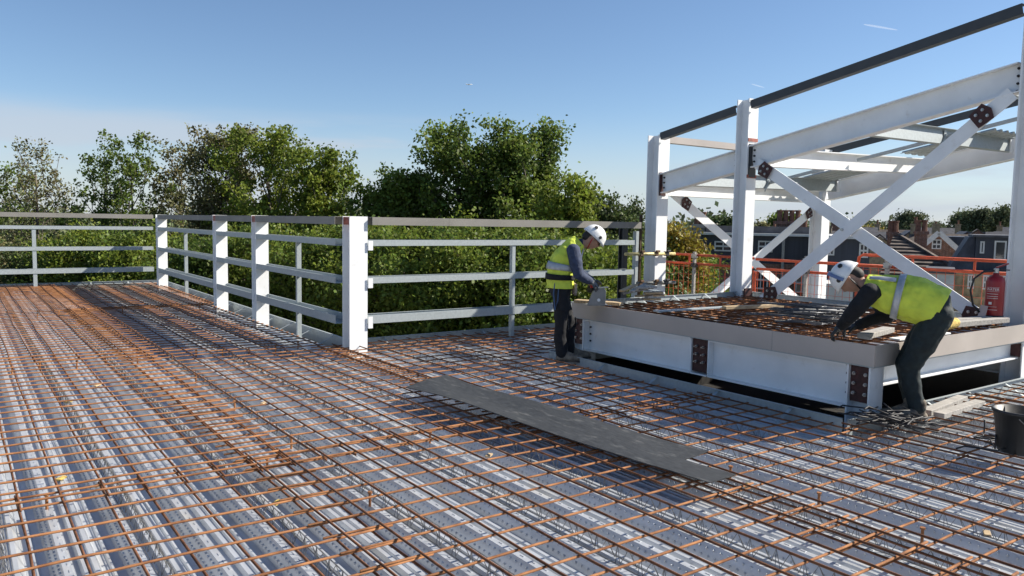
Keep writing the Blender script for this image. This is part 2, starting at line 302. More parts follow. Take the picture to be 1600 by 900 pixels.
# lattice wire spacers under the mesh
def spacer(x, y0, y1, label):
    mb = MB(); y = y0; s_ = 1
    while y < y1:
        q = y+.075
        mb.tube([(x+.02*s_, y, -.0), (x, y+.0375, .08)], .0021, 3, False); mb.tube([(x, y+.0375, .08), (x-.02*s_, q, -.0)], .0021, 3, False); mb.tube([(x+.03*s_, y+.02, 0), (x, y+.0375, .08)], .0019, 3, False); s_ = -s_; y = q
    mb.tube([(x, y0, .081), (x, y1, .081)], .0026, 4); mb.tube([(x+.03, y0, .0025), (x+.03, y1, .0025)], .0025, 4); mb.tube([(x-.03, y0, .0025), (x-.03, y1, .0025)], .0025, 4)
    solo(mb, 'wire_spacer', 'wire', label, 'rebar spacer', 'zigzag wire spacers under the rebar mesh')
for i, (x, y0, y1) in enumerate([(.12, 2.5, 9), (.72, 2.2, 18.9), (1.32, 1.6, 18.9), (1.92, 1.2, 18.9), (2.52, 1.0, 18.9), (3.12, 1.0, 18.9), (3.72, .8, 8.6), (4.32, .8, 8.6), (4.92, .8, 8.6), (5.40, .8, 3.1), (6.1, .8, 3.1), (6.7, .8, 3.1), (7.3, .8, 3.1)]):
    spacer(x, y0, y1, 'zigzag wire spacer running under the rebar mesh, %s from the left' % ('first second third fourth fifth sixth seventh eighth ninth tenth eleventh twelfth thirteenth'.split()[i]))
# ------------------------------------------------------------------ railings
def hpost(mb, x0, x1, y0, y1, z0, z1, tf=.014, tw=.012):
    mb.box(x0, x1, y0, y0+tf, z0, z1); mb.box(x0, x1, y1-tf, y1, z0, z1); xc = (x0+x1)/2; return mb.box(xc-tw/2, xc+tw/2, y0+tf, y1-tf, z0, z1)
RZ = [(1.295, 1.366), (.853, .928), (.376, .474)]
def trough(mb, axis, a0, a1, s0, s1, z0, z1, t=.004):
    def B(sa, sb, za, zb):
        if axis == 'y': mb.box(sa, sb, a0, a1, za, zb)
        else: mb.box(a0, a1, sa, sb, za, zb)
    B(s0, s0+t, z0, z1); B(s1-t, s1, z0, z1); B(s0+t, s1-t, z0, z0+t)
    B(s0+t, s0+.018, z1-t, z1); B(s1-.018, s1-t, z1-t, z1)
    return mb
def toprail(mb, axis, a0, a1, s0, s1, z0=1.541, z1=1.634, t=.005):
    def B(sa, sb, za, zb):
        if axis == 'y': mb.box(sa, sb, a0, a1, za, zb)
        else: mb.box(a0, a1, sa, sb, za, zb)
    B(s0, s0+t, z0, z1); B(s1-t, s1, z0, z1); B(s0+t, s1-t, z1-t, z1); return mb
ra = thing('railing', 'white post railing running away to the left with rails in shade', 'railing', (3.7, 13, 0))
PA = [(3.61, 3.80, 18.30, 18.50), (3.61, 3.80, 13.67, 13.87), (3.61, 3.80, 11.53, 11.73), (3.70, 3.925, 8.38, 8.585)]
for i, (x0, x1, y0, y1) in enumerate(PA):
    p = hpost(MB(), x0, x1, y0, y1, -.06, 1.638).build('post', 'white_steel', ra)
    if i: MB().box(x0+.006, x0+.012 if i < 3 else x0+.02, y0+.016, y1-.016, 1.54, 1.63).build('cleat', 'red_primer_light', p)
for (yb, ya) in ((13.87, 18.30), (11.73, 13.67), (8.585, 11.53)):
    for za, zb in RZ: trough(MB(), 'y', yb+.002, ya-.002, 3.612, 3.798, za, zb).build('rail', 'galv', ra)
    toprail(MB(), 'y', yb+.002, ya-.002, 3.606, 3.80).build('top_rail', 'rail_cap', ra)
for y in (16.38, 10.13):
    for za, zb in ((-.03, .372), (.48, .849), (.932, 1.291)):
        mb = MB(); mb.box(3.72, 3.78, y, y+.004, za, zb); mb.box(3.72, 3.724, y+.004, y+.05, za, zb); mb.box(3.776, 3.78, y+.004, y+.05, za, zb); mb.build('mid_post', 'galv', ra)
rb = thing('railing', 'sunlit railing of pale rails behind the first worker, right of the corner post', 'railing', (6, 8.5, 0))
for za, zb in RZ:
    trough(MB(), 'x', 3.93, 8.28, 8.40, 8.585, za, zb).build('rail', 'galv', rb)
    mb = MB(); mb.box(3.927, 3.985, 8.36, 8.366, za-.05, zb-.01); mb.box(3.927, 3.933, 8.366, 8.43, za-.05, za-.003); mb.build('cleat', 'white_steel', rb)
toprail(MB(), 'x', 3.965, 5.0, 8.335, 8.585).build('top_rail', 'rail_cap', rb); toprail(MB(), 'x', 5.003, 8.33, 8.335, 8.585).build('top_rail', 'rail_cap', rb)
for za, zb in ((-.03, .372), (.48, .849), (.932, 1.291)):
    mb = MB(); mb.box(6.03, 6.08, 8.41, 8.414, za, zb); mb.box(6.03, 6.034, 8.414, 8.47, za, zb); mb.box(6.076, 6.08, 8.414, 8.47, za, zb); mb.build('mid_post', 'galv', rb)
mb = MB(); mb.box(8.285, 8.34, 8.39, 8.396, -.03, 1.5); mb.box(8.285, 8.291, 8.396, 8.46, -.03, 1.5); mb.box(8.334, 8.34, 8.396, 8.46, -.03, 1.5); mb.build('end_post', 'galv', rb)
hpost(MB(), 8.22, 8.32, 8.60, 8.70, -.05, 1.53).build('back_post', 'dark_rail', rb)
rc = thing('railing', 'far left railing closing the end of the deck before the trees', 'railing', (0, 19.3, 0))
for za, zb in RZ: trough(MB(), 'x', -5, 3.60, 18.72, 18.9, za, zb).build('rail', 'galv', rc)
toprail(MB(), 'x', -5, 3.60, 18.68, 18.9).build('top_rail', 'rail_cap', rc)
for x in (1.30, -2.4):
    for za, zb in ((-.03, .372), (.48, .849), (.932, 1.291)):
        mb = MB(); mb.box(x, x+.07, 18.73, 18.735, za, zb); mb.box(x, x+.004, 18.735, 18.8, za, zb); mb.box(x+.066, x+.07, 18.735, 18.8, za, zb); mb.build('mid_post', 'galv', rc)
# ------------------------------------------------------------------ raised platform
pf = thing('raised_platform', 'raised white steel platform with grey fascia and rusty mesh on top', 'platform', (7.2, 5.1, 0))
def bolts(parent, pts, d, r=.016, L=.03, m='bolt'):
    d = Vector(d)
    for p in pts: MB().lathe(p, [(r, 0), (r, L*.5), (r*.55, L*.5), (r*.55, L)], 6, d).build('bolt', m, parent)
for (x0, y0) in ((5.87, 3.29), (5.87, 6.76)):
    y1 = y0+.2; lg = hpost(MB(), x0, x0+.2, y0, y1, -.6, .498).build('leg', 'white_steel', pf)
    MB().box(x0+.03, x0+.04, y0+.02, y1-.02, .20, .49).build('connection_plate', 'red_primer', lg)
    bolts(lg, [(x0+.03, y0+a, z) for a in (.05, .15) for z in (.27, .35, .43)], (-1, 0, 0))
hpost(MB(), 8.67, 8.87, 3.29, 3.49, -.6, .49).build('leg', 'white_steel', pf)
for ya, yb in ((3.50, 4.93), (5.16, 6.75)):
    b = MB().ibeam((5.96, ya, .32), (5.96, yb, .32), Z3, .17, .358).build('beam', 'white_steel', pf)
    MB().box(5.885, 6.035, ya-.012, ya-.001, .15, .495).build('end_plate', 'white_steel', b); MB().box(5.885, 6.035, yb+.001, yb+.012, .15, .495).build('end_plate', 'white_steel', b)
    bolts(b, [(5.955, yy, z) for yy in ((ya+.03,) if ya < 4 else (yb-.03,)) for z in (.25, .33, .41)], (-1, 0, 0), .012, .02, 'steel_dark')
MB().box(5.875, 6.045, 4.943, 5.147, .141, .154).build('splice_flange', 'white_steel', pf)
sp_ = MB().box(5.905, 6.015, 4.944, 5.146, .17, .49).build('splice_plate', 'red_primer', pf)
bolts(sp_, [(5.905, y, z) for y in (5.0, 5.09) for z in (.27, .345, .42)], (-1, 0, 0), .014, .05)
MB().ibeam((6.08, 3.40, .41), (8.66, 3.40, .41), Z3, .15, .18).build('beam', 'white_steel', pf)
MB().ibeam((6.08, 6.86, .32), (8.66, 6.86, .32), Z3, .17, .358).build('beam', 'white_steel', pf)
MB().ibeam((8.77, 3.5, .32), (8.77, 6.7, .32), Z3, .17, .358).build('beam', 'white_steel', pf)
pl = MB().box(8.655, 8.668, 3.31, 3.47, .34, .47).build('connection_plate', 'red_primer', pf)
# fascia strips (butted), deck, edge trims
MB().box(5.855, 5.863, 3.256, 4.20, .512, .682).build('fascia', 'fascia', pf); MB().box(5.855, 5.863, 4.203, 6.96, .512, .682).build('fascia', 'fascia', pf)
MB().box(5.864, 8.98, 3.250, 3.258, .512, .682).build('fascia', 'fascia', pf); MB().box(5.864, 8.98, 6.952, 6.96, .512, .66).build('fascia', 'fascia', pf)
mb = MB(); mb.box(5.864, 8.98, 3.259, 6.951, .50, .512); mb.build('soffit', 'galv', pf)
for i in range(10):
    x = 5.87+i*.31
    mb = MB(); mb.box(x, x+.305, 3.262, 6.948, .5125, .56); mb.box(x+.02, x+.14, 3.262, 6.948, .5605, .585); mb.build('deck_sheet', 'deck_galv', pf)
mb = MB(); mb.box(5.9, 8.96, 6.90, 6.905, .585, .70); mb.box(5.9, 8.96, 6.885, 6.90, .695, .70); mb.build('edge_trim', 'galv', pf)
mb = MB(); mb.box(8.975, 8.98, 3.262, 6.95, .585, .70); mb.box(8.95, 8.975, 3.262, 6.95, .695, .70); mb.build('edge_trim', 'galv', pf)
for i in range(5): MB().bar((6.3+.6*i, 6.885, .695), (6.3+.6*i, 6.72, .60), Z3, .03, .003).build('strap', 'galv', pf)
rebar(5.98, 8.78, 3.40, 6.80, 'rusty rebar mesh sheet laid on top of the raised platform', 0, .625, sx=.2, sy=.2)
rebar(6.05, 8.7, 3.55, 6.6, 'second layer of rusty rebar mesh on the raised platform', 0, .655, sx=.15, sy=.2)
# pit below: board and sides coloured near black to stand for shade
pit = thing('roof_opening', 'dark opening in the deck below the raised platform', 'opening', (7.2, 5.1, -.6)); 
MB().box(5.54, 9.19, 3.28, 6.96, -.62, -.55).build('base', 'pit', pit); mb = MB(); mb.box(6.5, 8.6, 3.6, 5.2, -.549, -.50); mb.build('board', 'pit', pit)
MB().box(5.535, 5.545, 3.28, 6.96, -.549, -.03).build('side', 'pit', pit); MB().box(9.16, 9.17, 3.28, 6.94, -.549, .12).build('side', 'pit', pit); MB().box(5.546, 9.1, 6.95, 6.96, -.549, -.03).build('side', 'pit', pit)  # far side added in black to shut out the sunlit lower roof
# ------------------------------------------------------------------ plant screen steel frame
fr = thing('plant_canopy', 'white steel roof frame with sloping beams and cross braces over the platform', 'steel structure', (11, 6, 0))
bz = lambda y: 2.382+.189*(8.29-y)      # top of sloping beam
dz = lambda y: 2.972+.179*(8.40-y)
def col(x, y, w_, z0, z1):
    return hpost(MB(), x, x+w_, y, y+w_, z0, z1, .016, .012).build('column', 'white_steel', fr)
N0 = col(8.67, 8.36, .235, -.6, 2.955); N1 = col(8.67, 6.74, .2, .50, 3.30); N2 = col(8.67, 3.29, .2, .50, 4.05); F0 = col(13.03, 8.40, .25, -.75, 3.03); F2 = col(13.03, 2.6, .25, -.75, 4.2)
slope = Vector((0, -1, .189)).normalized(); su = Vector((0, .189, 1)).normalized()
for (ya, yb) in ((8.35, 6.95), (6.73, 3.50), (3.28, 1.5)):
    b = MB().ibeam((8.77, ya, bz(ya)-.15), (8.77, yb, bz(yb)-.15), su, .15, .295).build('beam', 'white_steel', fr)
    for yy, s_ in ((ya, 1), (yb, -1)):
        MB().box(8.70, 8.84, min(yy, yy+s_*.008), max(yy, yy+s_*.008), bz(yy)-.33, bz(yy)+.02).build('end_plate', 'red_primer', b)
        bolts(b, [(8.765, yy-s_*.04, bz(yy)-.06-.075*k) for k in range(4)], (-1, 0, 0), .014, .03, 'steel_dark')
    mb = MB(); zr = -.055
    c0 = Vector((8.72, ya-.01, dz(ya)+zr)); c1 = Vector((8.72, yb+.01, dz(yb)+zr)); mb.bar(c0, c1, su, .10, .006, 0, .05); mb.bar(c0, c1, su, .10, .006, 0, -.05); mb.bar(c0, c1, su, .006, .094, .046); mb.build('top_rail', 'dark_rail', fr)
b = MB().ibeam((13.15, 8.39, bz(8.39)-.1), (13.15, 2.87, bz(2.87)-.1), su, .17, .33).build('beam', 'white_steel', fr)
mb = MB(); c0 = Vector((13.3, 8.66, 3.0-.03)); c1 = Vector((13.3, 2.8, 3.0-.03+.179*5.86)); mb.bar(c0, c1, su, .10, .006, 0, .06); mb.bar(c0, c1, su, .006, .12, .04); mb.build('top_rail', 'dark_rail', fr)
# gable: beam, top rail, cross brace
MB().ibeam((8.91, 8.48, 2.16), (13.02, 8.48, 2.16), Z3, .15, .22).build('beam', 'white_steel', fr)
mb = MB(); mb.bar((8.91, 8.40, 2.90), (13.02, 8.40, 2.90), Z3, .005, .10); mb.bar((8.91, 8.46, 2.853), (13.02, 8.46, 2.853), Z3, .11, .005); mb.build('top_rail', 'fascia', fr)
def brace(p, q, nrm, w_, plates):
    p = Vector(p); q = Vector(q); n_ = Vector(nrm); a = (q-p).normalized(); u = n_.cross(a)
    br = MB().bar(p, q, u, .012, w_).build('brace', 'white_steel', fr)
    return br
def gusset(c, nrm, ax, s_, m='red_primer'):
    c = Vector(c); n_ = Vector(nrm).normalized(); ax = Vector(ax).normalized(); ay = n_.cross(ax)
    pg = MB().prism([(-.5*s_, -.42*s_), (.35*s_, -.5*s_), (.55*s_, 0), (.35*s_, .5*s_), (-.5*s_, .42*s_)], c, ax, ay, n_, .012).build('gusset_plate', m, fr)
    bolts(pg, [tuple(c+n_*.012+ax*a*s_+ay*b*s_) for a, b in ((-.2, -.2), (-.2, .2), (.2, -.2), (.2, .2))], tuple(n_), .017, .022)
    return pg
b1 = brace((8.73, 6.62, 2.44), (8.73, 3.62, .62), (-1, 0, 0), .15, 0); b2 = brace((8.705, 6.42, .62), (8.705, 3.56, 2.98), (-1, 0, 0), .15, 0)
MB().lathe((8.697, 5.33, 1.58), [(.018, 0), (.018, .014)], 8, (-1, 0, 0)).build('bolt', 'bolt', b2)
d1_ = (Vector((8.73, 3.62, .62))-Vector((8.73, 6.62, 2.44))).normalized(); d2_ = (Vector((8.705, 3.56, 2.98))-Vector((8.705, 6.42, .62))).normalized()
gusset((8.70, 6.47, 2.34), (-1, 0, 0), -d1_, .19); gusset((8.672, 3.82, 2.78), (-1, 0, 0), d2_, .20); gusset((8.70, 6.30, .72), (-1, 0, 0), (0, -1, 0), .20); gusset((8.715, 3.80, .70), (-1, 0, 0), (0, 1, 0), .2)
brace((9.2, 8.60, 2.14), (13.0, 8.60, .09), (0, -1, 0), .15, 0); brace((13.0, 8.57, 1.92), (9.2, 8.57, -.16), (0, -1, 0), .15, 0)
gusset((9.56, 8.58, 1.95), (0, -1, 0), (-.88, 0, .47), .2); gusset((12.85, 8.55, 1.86), (0, -1, 0), (.88, 0, .47), .18)
MB().box(8.70, 8.84, 6.727, 6.7385, 2.26, 2.70).build('connection_plate', 'dark_rail', fr)  # near-black strip standing for the dark slot between the stiffeners
MB().box(8.69, 8.85, 6.70, 6.722, .60, .76).build('base_plate', 'red_primer', fr)
for z in (2.755, 2.27): MB().box(8.672, 8.868, 6.728, 6.7395, z-.022, z+.022).build('stiffener', 'red_primer_light', fr)
# intermediate beam, Z purlins, sag rods, roof sheets
mbz = bz(6.85)
MB().ibeam((8.88, 6.62, mbz-.13), (13.06, 6.62, mbz-.02), Z3, .14, .25).build('beam', 'white_steel', fr)
def purlin(y, zoff=0.):
    z = bz(y)+zoff; mb = MB(); p = Vector((8.86, y, z-.12)); q = Vector((13.06, y, z-.06))
    mb.bar(p, q, su, .004, .2); mb.bar(p, q, su, .06, .004, .032, .098); mb.bar(p, q, su, .06, .004, -.032, -.098); mb.build('purlin', 'galv', fr)
    MB().box(12.95, 13.05, y-.025, y-.01, z-.17, z+.03).build('cleat', 'white_steel', fr)
    for x in (10.95,): mb = MB(); mb.box(x, x+.06, y-.012, y-.004, z-.2, z); mb.bar((x+.03, y-.02, z-.06), (x-.12, y-.06, z-.24), Z3, .02, .02); mb.build('cleat', 'galv', fr)
for y in (8.1, 5.3, 3.75): purlin(y)
for ya, yb in ((8.1, 6.7), (6.55, 5.3), (5.3, 3.75)): MB().bar((11, ya, bz(ya)-.1), (11, yb+.01, bz(yb)-.1), Z3, .045, .045).build('sag_bar', 'galv', fr)
def roof_sheet(x0, x1, ya, yb):
    P = []; x = x0
    while x < x1-.01: P += [(x, 0), (x+.05, 0), (x+.075, .035), (x+.125, .035), (x+.15, 0)]; x += .2
    V = [(a, ya, bz(ya)+.02+c) for a, c in P]+[(a, yb, bz(yb)+.02+c) for a, c in P]; n = len(P)
    MB().add(V, [(i, i+1, n+i+1, n+i) for i in range(n-1)]).build('roof_sheet', 'galv', fr)
roof_sheet(11.9, 12.9, 8.3, 6.9); roof_sheet(11.9, 12.9, 6.4, 5.1); roof_sheet(11.7, 12.9, 4.5, 2.8)
# ------------------------------------------------------------------ orange mesh barriers and tubes
def barrier(y0, y1, ztop, x, label, hoop=False):
    t = thing('mesh_barrier', label, 'barrier', (x, (y0+y1)/2, .1), 'orange mesh edge barriers'); zb = ztop-1.02; zm = ztop-.135; r = .019
    MB().tube([(x, y0, ztop)]+([(x, y1-.07, ztop), (x, y1-.02, ztop-.03), (x, y1, zm-.05)] if hoop else [(x, y1, ztop)]), r, 8).build('top_rail', 'orange', t, smooth=True)
    MB().tube([(x, y0+.02, zm), (x, y1-.02, zm)], r, 8).build('mid_rail', 'orange', t, smooth=True); MB().tube([(x, y0+.02, zb), (x, y1-.02, zb)], .012, 8).build('bottom_rail', 'orange', t, smooth=True)
    n = 3
    for i in range(1, n): y = y0+(y1-y0)*i/n; MB().tube([(x, y, zm+.01), (x, y, ztop-.01)], .015, 8).build('stub', 'orange', t)
    for y in (y0, y1): MB().tube([(x, y, zb), (x, y, zm-.04)], .013, 8).build('upright', 'orange', t)
    mb = MB(); y = y0+.1
    while y < y1-.02: mb.tube([(x, y, zb), (x, y, zm)], .0028, 4, False); y += .1
    z = zb+.12
    while z < zm: mb.tube([(x+.004, y0, z), (x+.004, y1, z)], .0028, 4, False); z += .12
    tag(mb.build('wire_grid', 'orange', t), kind='stuff'); return t
barrier(6.96, 8.75, 1.15, 9.2, 'orange mesh barrier between the two tall white columns')
barrier(5.0, 6.94, 1.14, 9.22, 'orange mesh barrier behind the lower end of the front brace')
barrier(3.35, 5.43, 1.27, 9.24, 'higher orange mesh barrier behind the bending worker and extinguisher', True)
for i, (y, zt) in enumerate(((8.02, 1.2), (6.1, 1.22), (5.0, 1.22))):
    t = thing('barrier_post', ('grey barrier post beside the tall left column', 'grey barrier post with clamps behind the front brace', 'grey barrier post above the bending worker\'s back')[i], 'post', (9.17, y, 0), 'posts of the orange barrier')
    MB().box(9.145, 9.185, y-.02, y+.02, 0, zt).build('shaft', 'timber_grey', t); MB().box(9.13, 9.20, y-.035, y+.035, zt-.09, zt-.03).build('clamp', 'bolt', t); MB().box(9.13, 9.20, y-.035, y+.035, zt-.23, zt-.17).build('clamp', 'steel_dark', t)
mb = MB(); tb1 = thing('scaffold_tube', 'yellowish scaffold tube clamped across the left column', 'scaffold tube', (8.5, 8.3, 1.16))
mb.tube([(7.98, 8.30, 1.165), (9.03, 8.30, 1.16)], .024, 10); mb.build('tube', 'yellow_tube', tb1, smooth=True)
tb2 = thing('scaffold_tube', 'dark grey scaffold tube clamped low across the left column', 'scaffold tube', (8.5, 8.3, .72))
MB().tube([(8.24, 8.30, .73), (9.06, 8.30, .715)], .024, 10).build('tube', 'grey_tube', tb2, smooth=True)
for t, z in ((tb1, 1.163), (tb2, .722)):
    for x in (8.30, 8.62, 8.85):
        mb = MB(); mb.box(x-.03, x+.03, 8.268, 8.335, z-.035, z+.035); mb.box(x-.02, x+.05, 8.255, 8.29, z+.02, z+.055); mb.build('clamp', 'brown_post' if x < 8.7 else 'steel_dark', t, bevel=.006)
mb = MB(); mb.tube([(8.60, 8.62, -.6), (8.60, 8.62, 1.75)], .026, 10); solo(mb, 'scaffold_standard', 'brown_post', 'rusty brown upright scaffold pole just left of the tall left column', 'pole', smooth=True)
# ------------------------------------------------------------------ things on the deck
pts = [(3.14, 5.90), (3.40, 6.10), (3.62, 6.10), (3.93, 3.27), (3.60, 3.21), (3.60, 2.86), (3.43, 2.83)]
def sheet():
    nx, ny = 10, 34; V = []; Fc = []; idx = {}
    def inside(u, v): return not (u > .52 and v > .895)
    for j in range(ny+1):
        v = j/ny
        for i in range(nx+1):
            u = i/nx; L0 = Vector((3.13, 5.92)).lerp(Vector((3.43, 2.83)), v); R0 = Vector((3.66, 6.12)).lerp(Vector((3.98, 2.90)), v); p = L0.lerp(R0, u)
            z = .118+.012*math.sin(v*5+1)+.05*max(0, .5-u)*math.sin(min(v*1.2, 1)*math.pi)+.008*math.sin(u*4+v*9)+.03*max(0, .12-v)/.12*u
            idx[i, j] = len(V); V.append((p.x, p.y, z+.034))
    for j in range(ny):
        for i in range(nx):
            if inside((i+.5)/nx, (j+.5)/ny): Fc.append((idx[i, j], idx[i, j+1], idx[i+1, j+1], idx[i+1, j]))
    mb = MB(); mb.add(V, Fc); o = solo(mb, 'rubber_sheet', 'sheet_black', 'long black sheet with a notched end lying on the rebar', 'sheet')
    md = o.modifiers.new('solid', 'SOLIDIFY'); md.thickness = .006
sheet()
# black bucket
bk = thing('bucket', 'black rubber builder\'s bucket cut off by the right picture edge', 'bucket', (5.83, 2.2, .1))
c = (5.83, 2.2, .105)
MB().lathe(c, [(.115, 0), (.12, .004), (.155, .27), (.168, .272), (.168, .29), (.150, .29), (.112, .02), (.0, .02)], 28).build('body', 'black_rubber', bk, smooth=True)
MB().tube([(5.83+.165*math.cos(a), 2.2+.165*math.sin(a), .36-.16*math.sin(k/10*math.pi)) for k, a in enumerate([math.radians(200+i*18) for i in range(11)])], .004, 6).build('handle', 'wire', bk)
# two grey planks
for i, (p, q) in enumerate((((6.32, 3.06, .13), (7.16, 3.16, .13)), ((6.30, 2.95, .13), (7.10, 2.99, .13)))):
    solo(MB().bar(p, q, Z3, .085, .045), 'timber_plank', 'timber_grey', ('grey timber batten on the deck, the one nearer the platform', 'grey timber batten on the deck, the one nearer the camera')[i], 'plank', 'grey battens beside the bending worker', bevel=.004)
# bent bars in a pile: each a thing
def bentbar(p, yaw, L, kind, tilt=0., r=.006):
    c, s_ = math.cos(yaw), math.sin(yaw); d = Vector((c*math.cos(tilt), s_*math.cos(tilt), math.sin(tilt))); n_ = Vector((-s_, c, 0)); p = Vector(p)
    if kind == 0: P = [p-n_*.11, p-n_*.02, p, p+d*L*.5, p+d*L, p+d*L+n_*.02, p+d*L+n_*.12]
    elif kind == 1: P = [p+Vector((0, 0, .10)), p+Vector((0, 0, .01)), p, p+d*L*.6, p+d*L, p+d*L+n_*.1]
    else: P = [p, p+d*L*.5, p+d*L]
    return MB().tube(P, r, 6)
NUM = 'first second third fourth fifth sixth seventh eighth ninth tenth'.split()
rr = random.Random(5)
for i in range(52):
    x = rr.gauss(5.74, .11); y = rr.gauss(2.99, .08); z = .115+rr.random()*.11*math.exp(-((x-5.72)/.18)**2)
    o = solo(bentbar((x, y, z), rr.uniform(0, 6.28), rr.uniform(.10, .24), rr.choice((0, 0, 0, 2)), rr.uniform(-.1, .25)), 'bent_bar', 'steel_dark', 'short bent dark steel bar in the tangled pile at the platform corner leg', 'bent bar', 'tangled pile of bent bars by the corner leg', smooth=True)
for i in range(5):
    x = 5.62+.12*i; y = 2.45+rr.uniform(-.15, .1)
    solo(bentbar((x, y, .115), rr.uniform(0, 6.28), rr.uniform(.12, .22), rr.choice((0, 1)), .1), 'bent_bar', 'steel_dark', 'loose bent dark bar lying between the bar pile and the bucket', 'bent bar', 'loose bent bars by the bucket', smooth=True)
# stacked steel links on the platform
for i in range(30):
    x = rr.gauss(6.65, .14); y = rr.gauss(4.32, .16); z = .69+rr.random()*.17
    a = rr.gauss(2.1, .35); d = Vector((math.cos(a), math.sin(a), 0)); n_ = Vector((-d.y, d.x, 0)); p = Vector((x, y, z)); L = rr.uniform(.3, .5)
    mb = MB().tube([p-d*L/2-n_*.05, p-d*L/2+n_*.05, p+d*L/2+n_*.05, p+d*L/2-n_*.05, p-d*L/2-n_*.045], .006, 6)
    solo(mb, 'steel_link', 'link_steel', 'closed dark steel link in the stack beside the bending worker\'s hands', 'steel link', 'stack of steel links on the platform', smooth=True)
for i, (p, q) in enumerate((((6.9, 4.9, .80), (7.9, 5.0, .70)), ((6.75, 4.5, .82), (7.15, 4.2, .72)), ((6.5, 5.0, .71), (7.0, 4.4, .80)))):
    solo(MB().tube([p, q], .008, 6), 'steel_rod', 'steel_dark', ('dark steel rod sloping off the far side of the link stack', 'short dark steel rod propped on the link stack', 'dark steel rod leaning across the near end of the link stack')[i], 'rod')
# timbers on the platform
solo(MB().bar((6.85, 5.55, .705), (7.65, 5.38, .705), Z3, .07, .035), 'timber_batten', 'timber', 'pale timber batten lying on the mesh in the middle of the platform', 'timber', bevel=.003)
solo(MB().bar((6.0, 5.75, .69), (6.95, 5.62, .70), Z3, .10, .012), 'metal_strip', 'galv', 'grey metal strip lying on the platform mesh near the first worker', 'strip')
for i in range(9):
    x = 6.30+rr.random()*.5; y = 6.50+rr.random()*.28; z = .70+.04*(i//2); a = rr.uniform(-.5, .9); L = rr.uniform(.22, .42); t_ = rr.uniform(.0, .25)
    solo(MB().bar((x, y, z), (x+L*math.cos(a), y-L*math.sin(a), z+L*t_), Z3, rr.uniform(.05, .09), .022), 'timber_offcut', 'timber' if i % 2 else 'timber_grey', 'short timber offcut in the heap at the left end of the platform', 'timber', 'heap of timber offcuts on the platform', bevel=.003)
solo(MB().bar((6.55, 6.75, .83), (6.95, 6.6, .80), Z3, .16, .008), 'metal_plate', 'galv', 'bent grey metal plate on top of the timber offcut heap', 'plate')
solo(MB().bar((5.87, 6.90, .70), (6.12, 6.40, .70), Z3, .13, .035), 'timber_board', 'timber', 'pale timber board being sawn at the platform corner', 'timber', bevel=.003)
for i, (p, q) in enumerate((((7.55, 3.62, .715), (8.62, 3.52, .715)), ((7.45, 3.50, .715), (8.50, 3.40, .715)))):
    solo(MB().bar(p, q, Z3, .09, .05), 'timber_plank', 'timber_grey', ('grey plank on the platform in front of the extinguisher, farther one', 'grey plank on the platform in front of the extinguisher, nearer one')[i], 'plank', 'planks at the extinguisher', bevel=.004)
solo(MB().bar((6.10, 3.50, .71), (6.72, 3.62, .71), Z3, .10, .045), 'timber_plank', 'timber_grey', 'short grey plank under the bending worker\'s chest', 'plank', bevel=.004)
solo(MB().bar((6.28, 3.33, .693), (7.1, 3.31, .693), Z3, .09, .012), 'white_strip', 'poly_white', 'white board strip on the platform edge beside the bending worker', 'strip')
def roll():
    mb = MB(); prof = []
    for k in range(14):
        t = k/13; prof.append((.048*(1+.12*math.sin(k*2.1)) if 0 < k < 13 else .034, t*.52))
    mb.lathe((6.98, 3.37, .735), prof, 16, (.99, .07, .03)); o = solo(mb, 'insulation_roll', 'insulation', 'yellow rolled mineral wool lying on the platform edge', 'insulation', smooth=True)
    mb = MB(); mb.bar((7.2, 3.46, .745), (7.5, 3.47, .74), Z3, .08, .05); o = solo(mb, 'insulation_offcut', 'insulation', 'small yellow mineral wool offcut behind the yellow roll', 'insulation', bevel=.015)
roll()
# small debris on the deck
for i, (x, y) in enumerate(((.62, 5.05), (.45, 5.3), (2.1, 6.6), (3.9, 2.93), (1.02, 8.1), (.72, 7.5), (2.9, 4.3), (1.4, 4.2), (4.35, 1.75))):
    solo(MB().bar((x, y, .006), (x+.05, y+.03, .012), Z3, .035, .012), 'debris_scrap', 'insulation' if i % 2 else 'timber', 'small pale scrap of debris lying on the deck under the rebar', 'debris', 'scraps of debris on the deck', bevel=.003)
# fire extinguisher
ex = thing('fire_extinguisher', 'red fire extinguisher standing on the platform by the right column', 'fire extinguisher', (8.52, 3.52, .70)); c = Vector((8.52, 3.52, .695))
MB().lathe(c, [(.088, 0), (.088, .05), (.086, .055)], 24).build('base_ring', 'black_rubber', ex, smooth=True)
body = MB().lathe(c+Vector((0, 0, .02)), [(.083, 0), (.085, .01), (.085, .37), (.078, .405), (.055, .43), (.03, .44), (.028, .46)], 28).build('cylinder', 'ext_red', ex, smooth=True)
MB().lathe(c+Vector((0, 0, .475)), [(.024, 0), (.024, .05), (.014, .055)], 12).build('valve', 'bolt', ex)
mb = MB(); mb.bar(c+Vector((0, 0, .535)), c+Vector((.11, -.06, .575)), Z3, .022, .012); mb.build('lever', 'ext_red', ex); MB().bar(c+Vector((0, 0, .515)), c+Vector((.12, -.07, .51)), Z3, .02, .01).build('carry_handle', 'black_rubber', ex)
MB().tube([c+Vector((-.02, .012, .50)), c+Vector((-.10, .075, .49)), c+Vector((-.17, .13, .42)), c+Vector((-.19, .15, .30)), c+Vector((-.16, .13, .15)), c+Vector((-.11, .085, .08))], .010, 8).build('hose', 'black_rubber', ex, smooth=True)
solo(MB().bar(c+Vector((-.13, .06, .02)), c+Vector((-.09, .05, .15)), (1, 0, 0), .07, .004), 'inspection_tag', 'paper', 'pinkish paper tag leaning beside the fire extinguisher', 'tag')
fa = math.atan2(-c.y, -c.x)
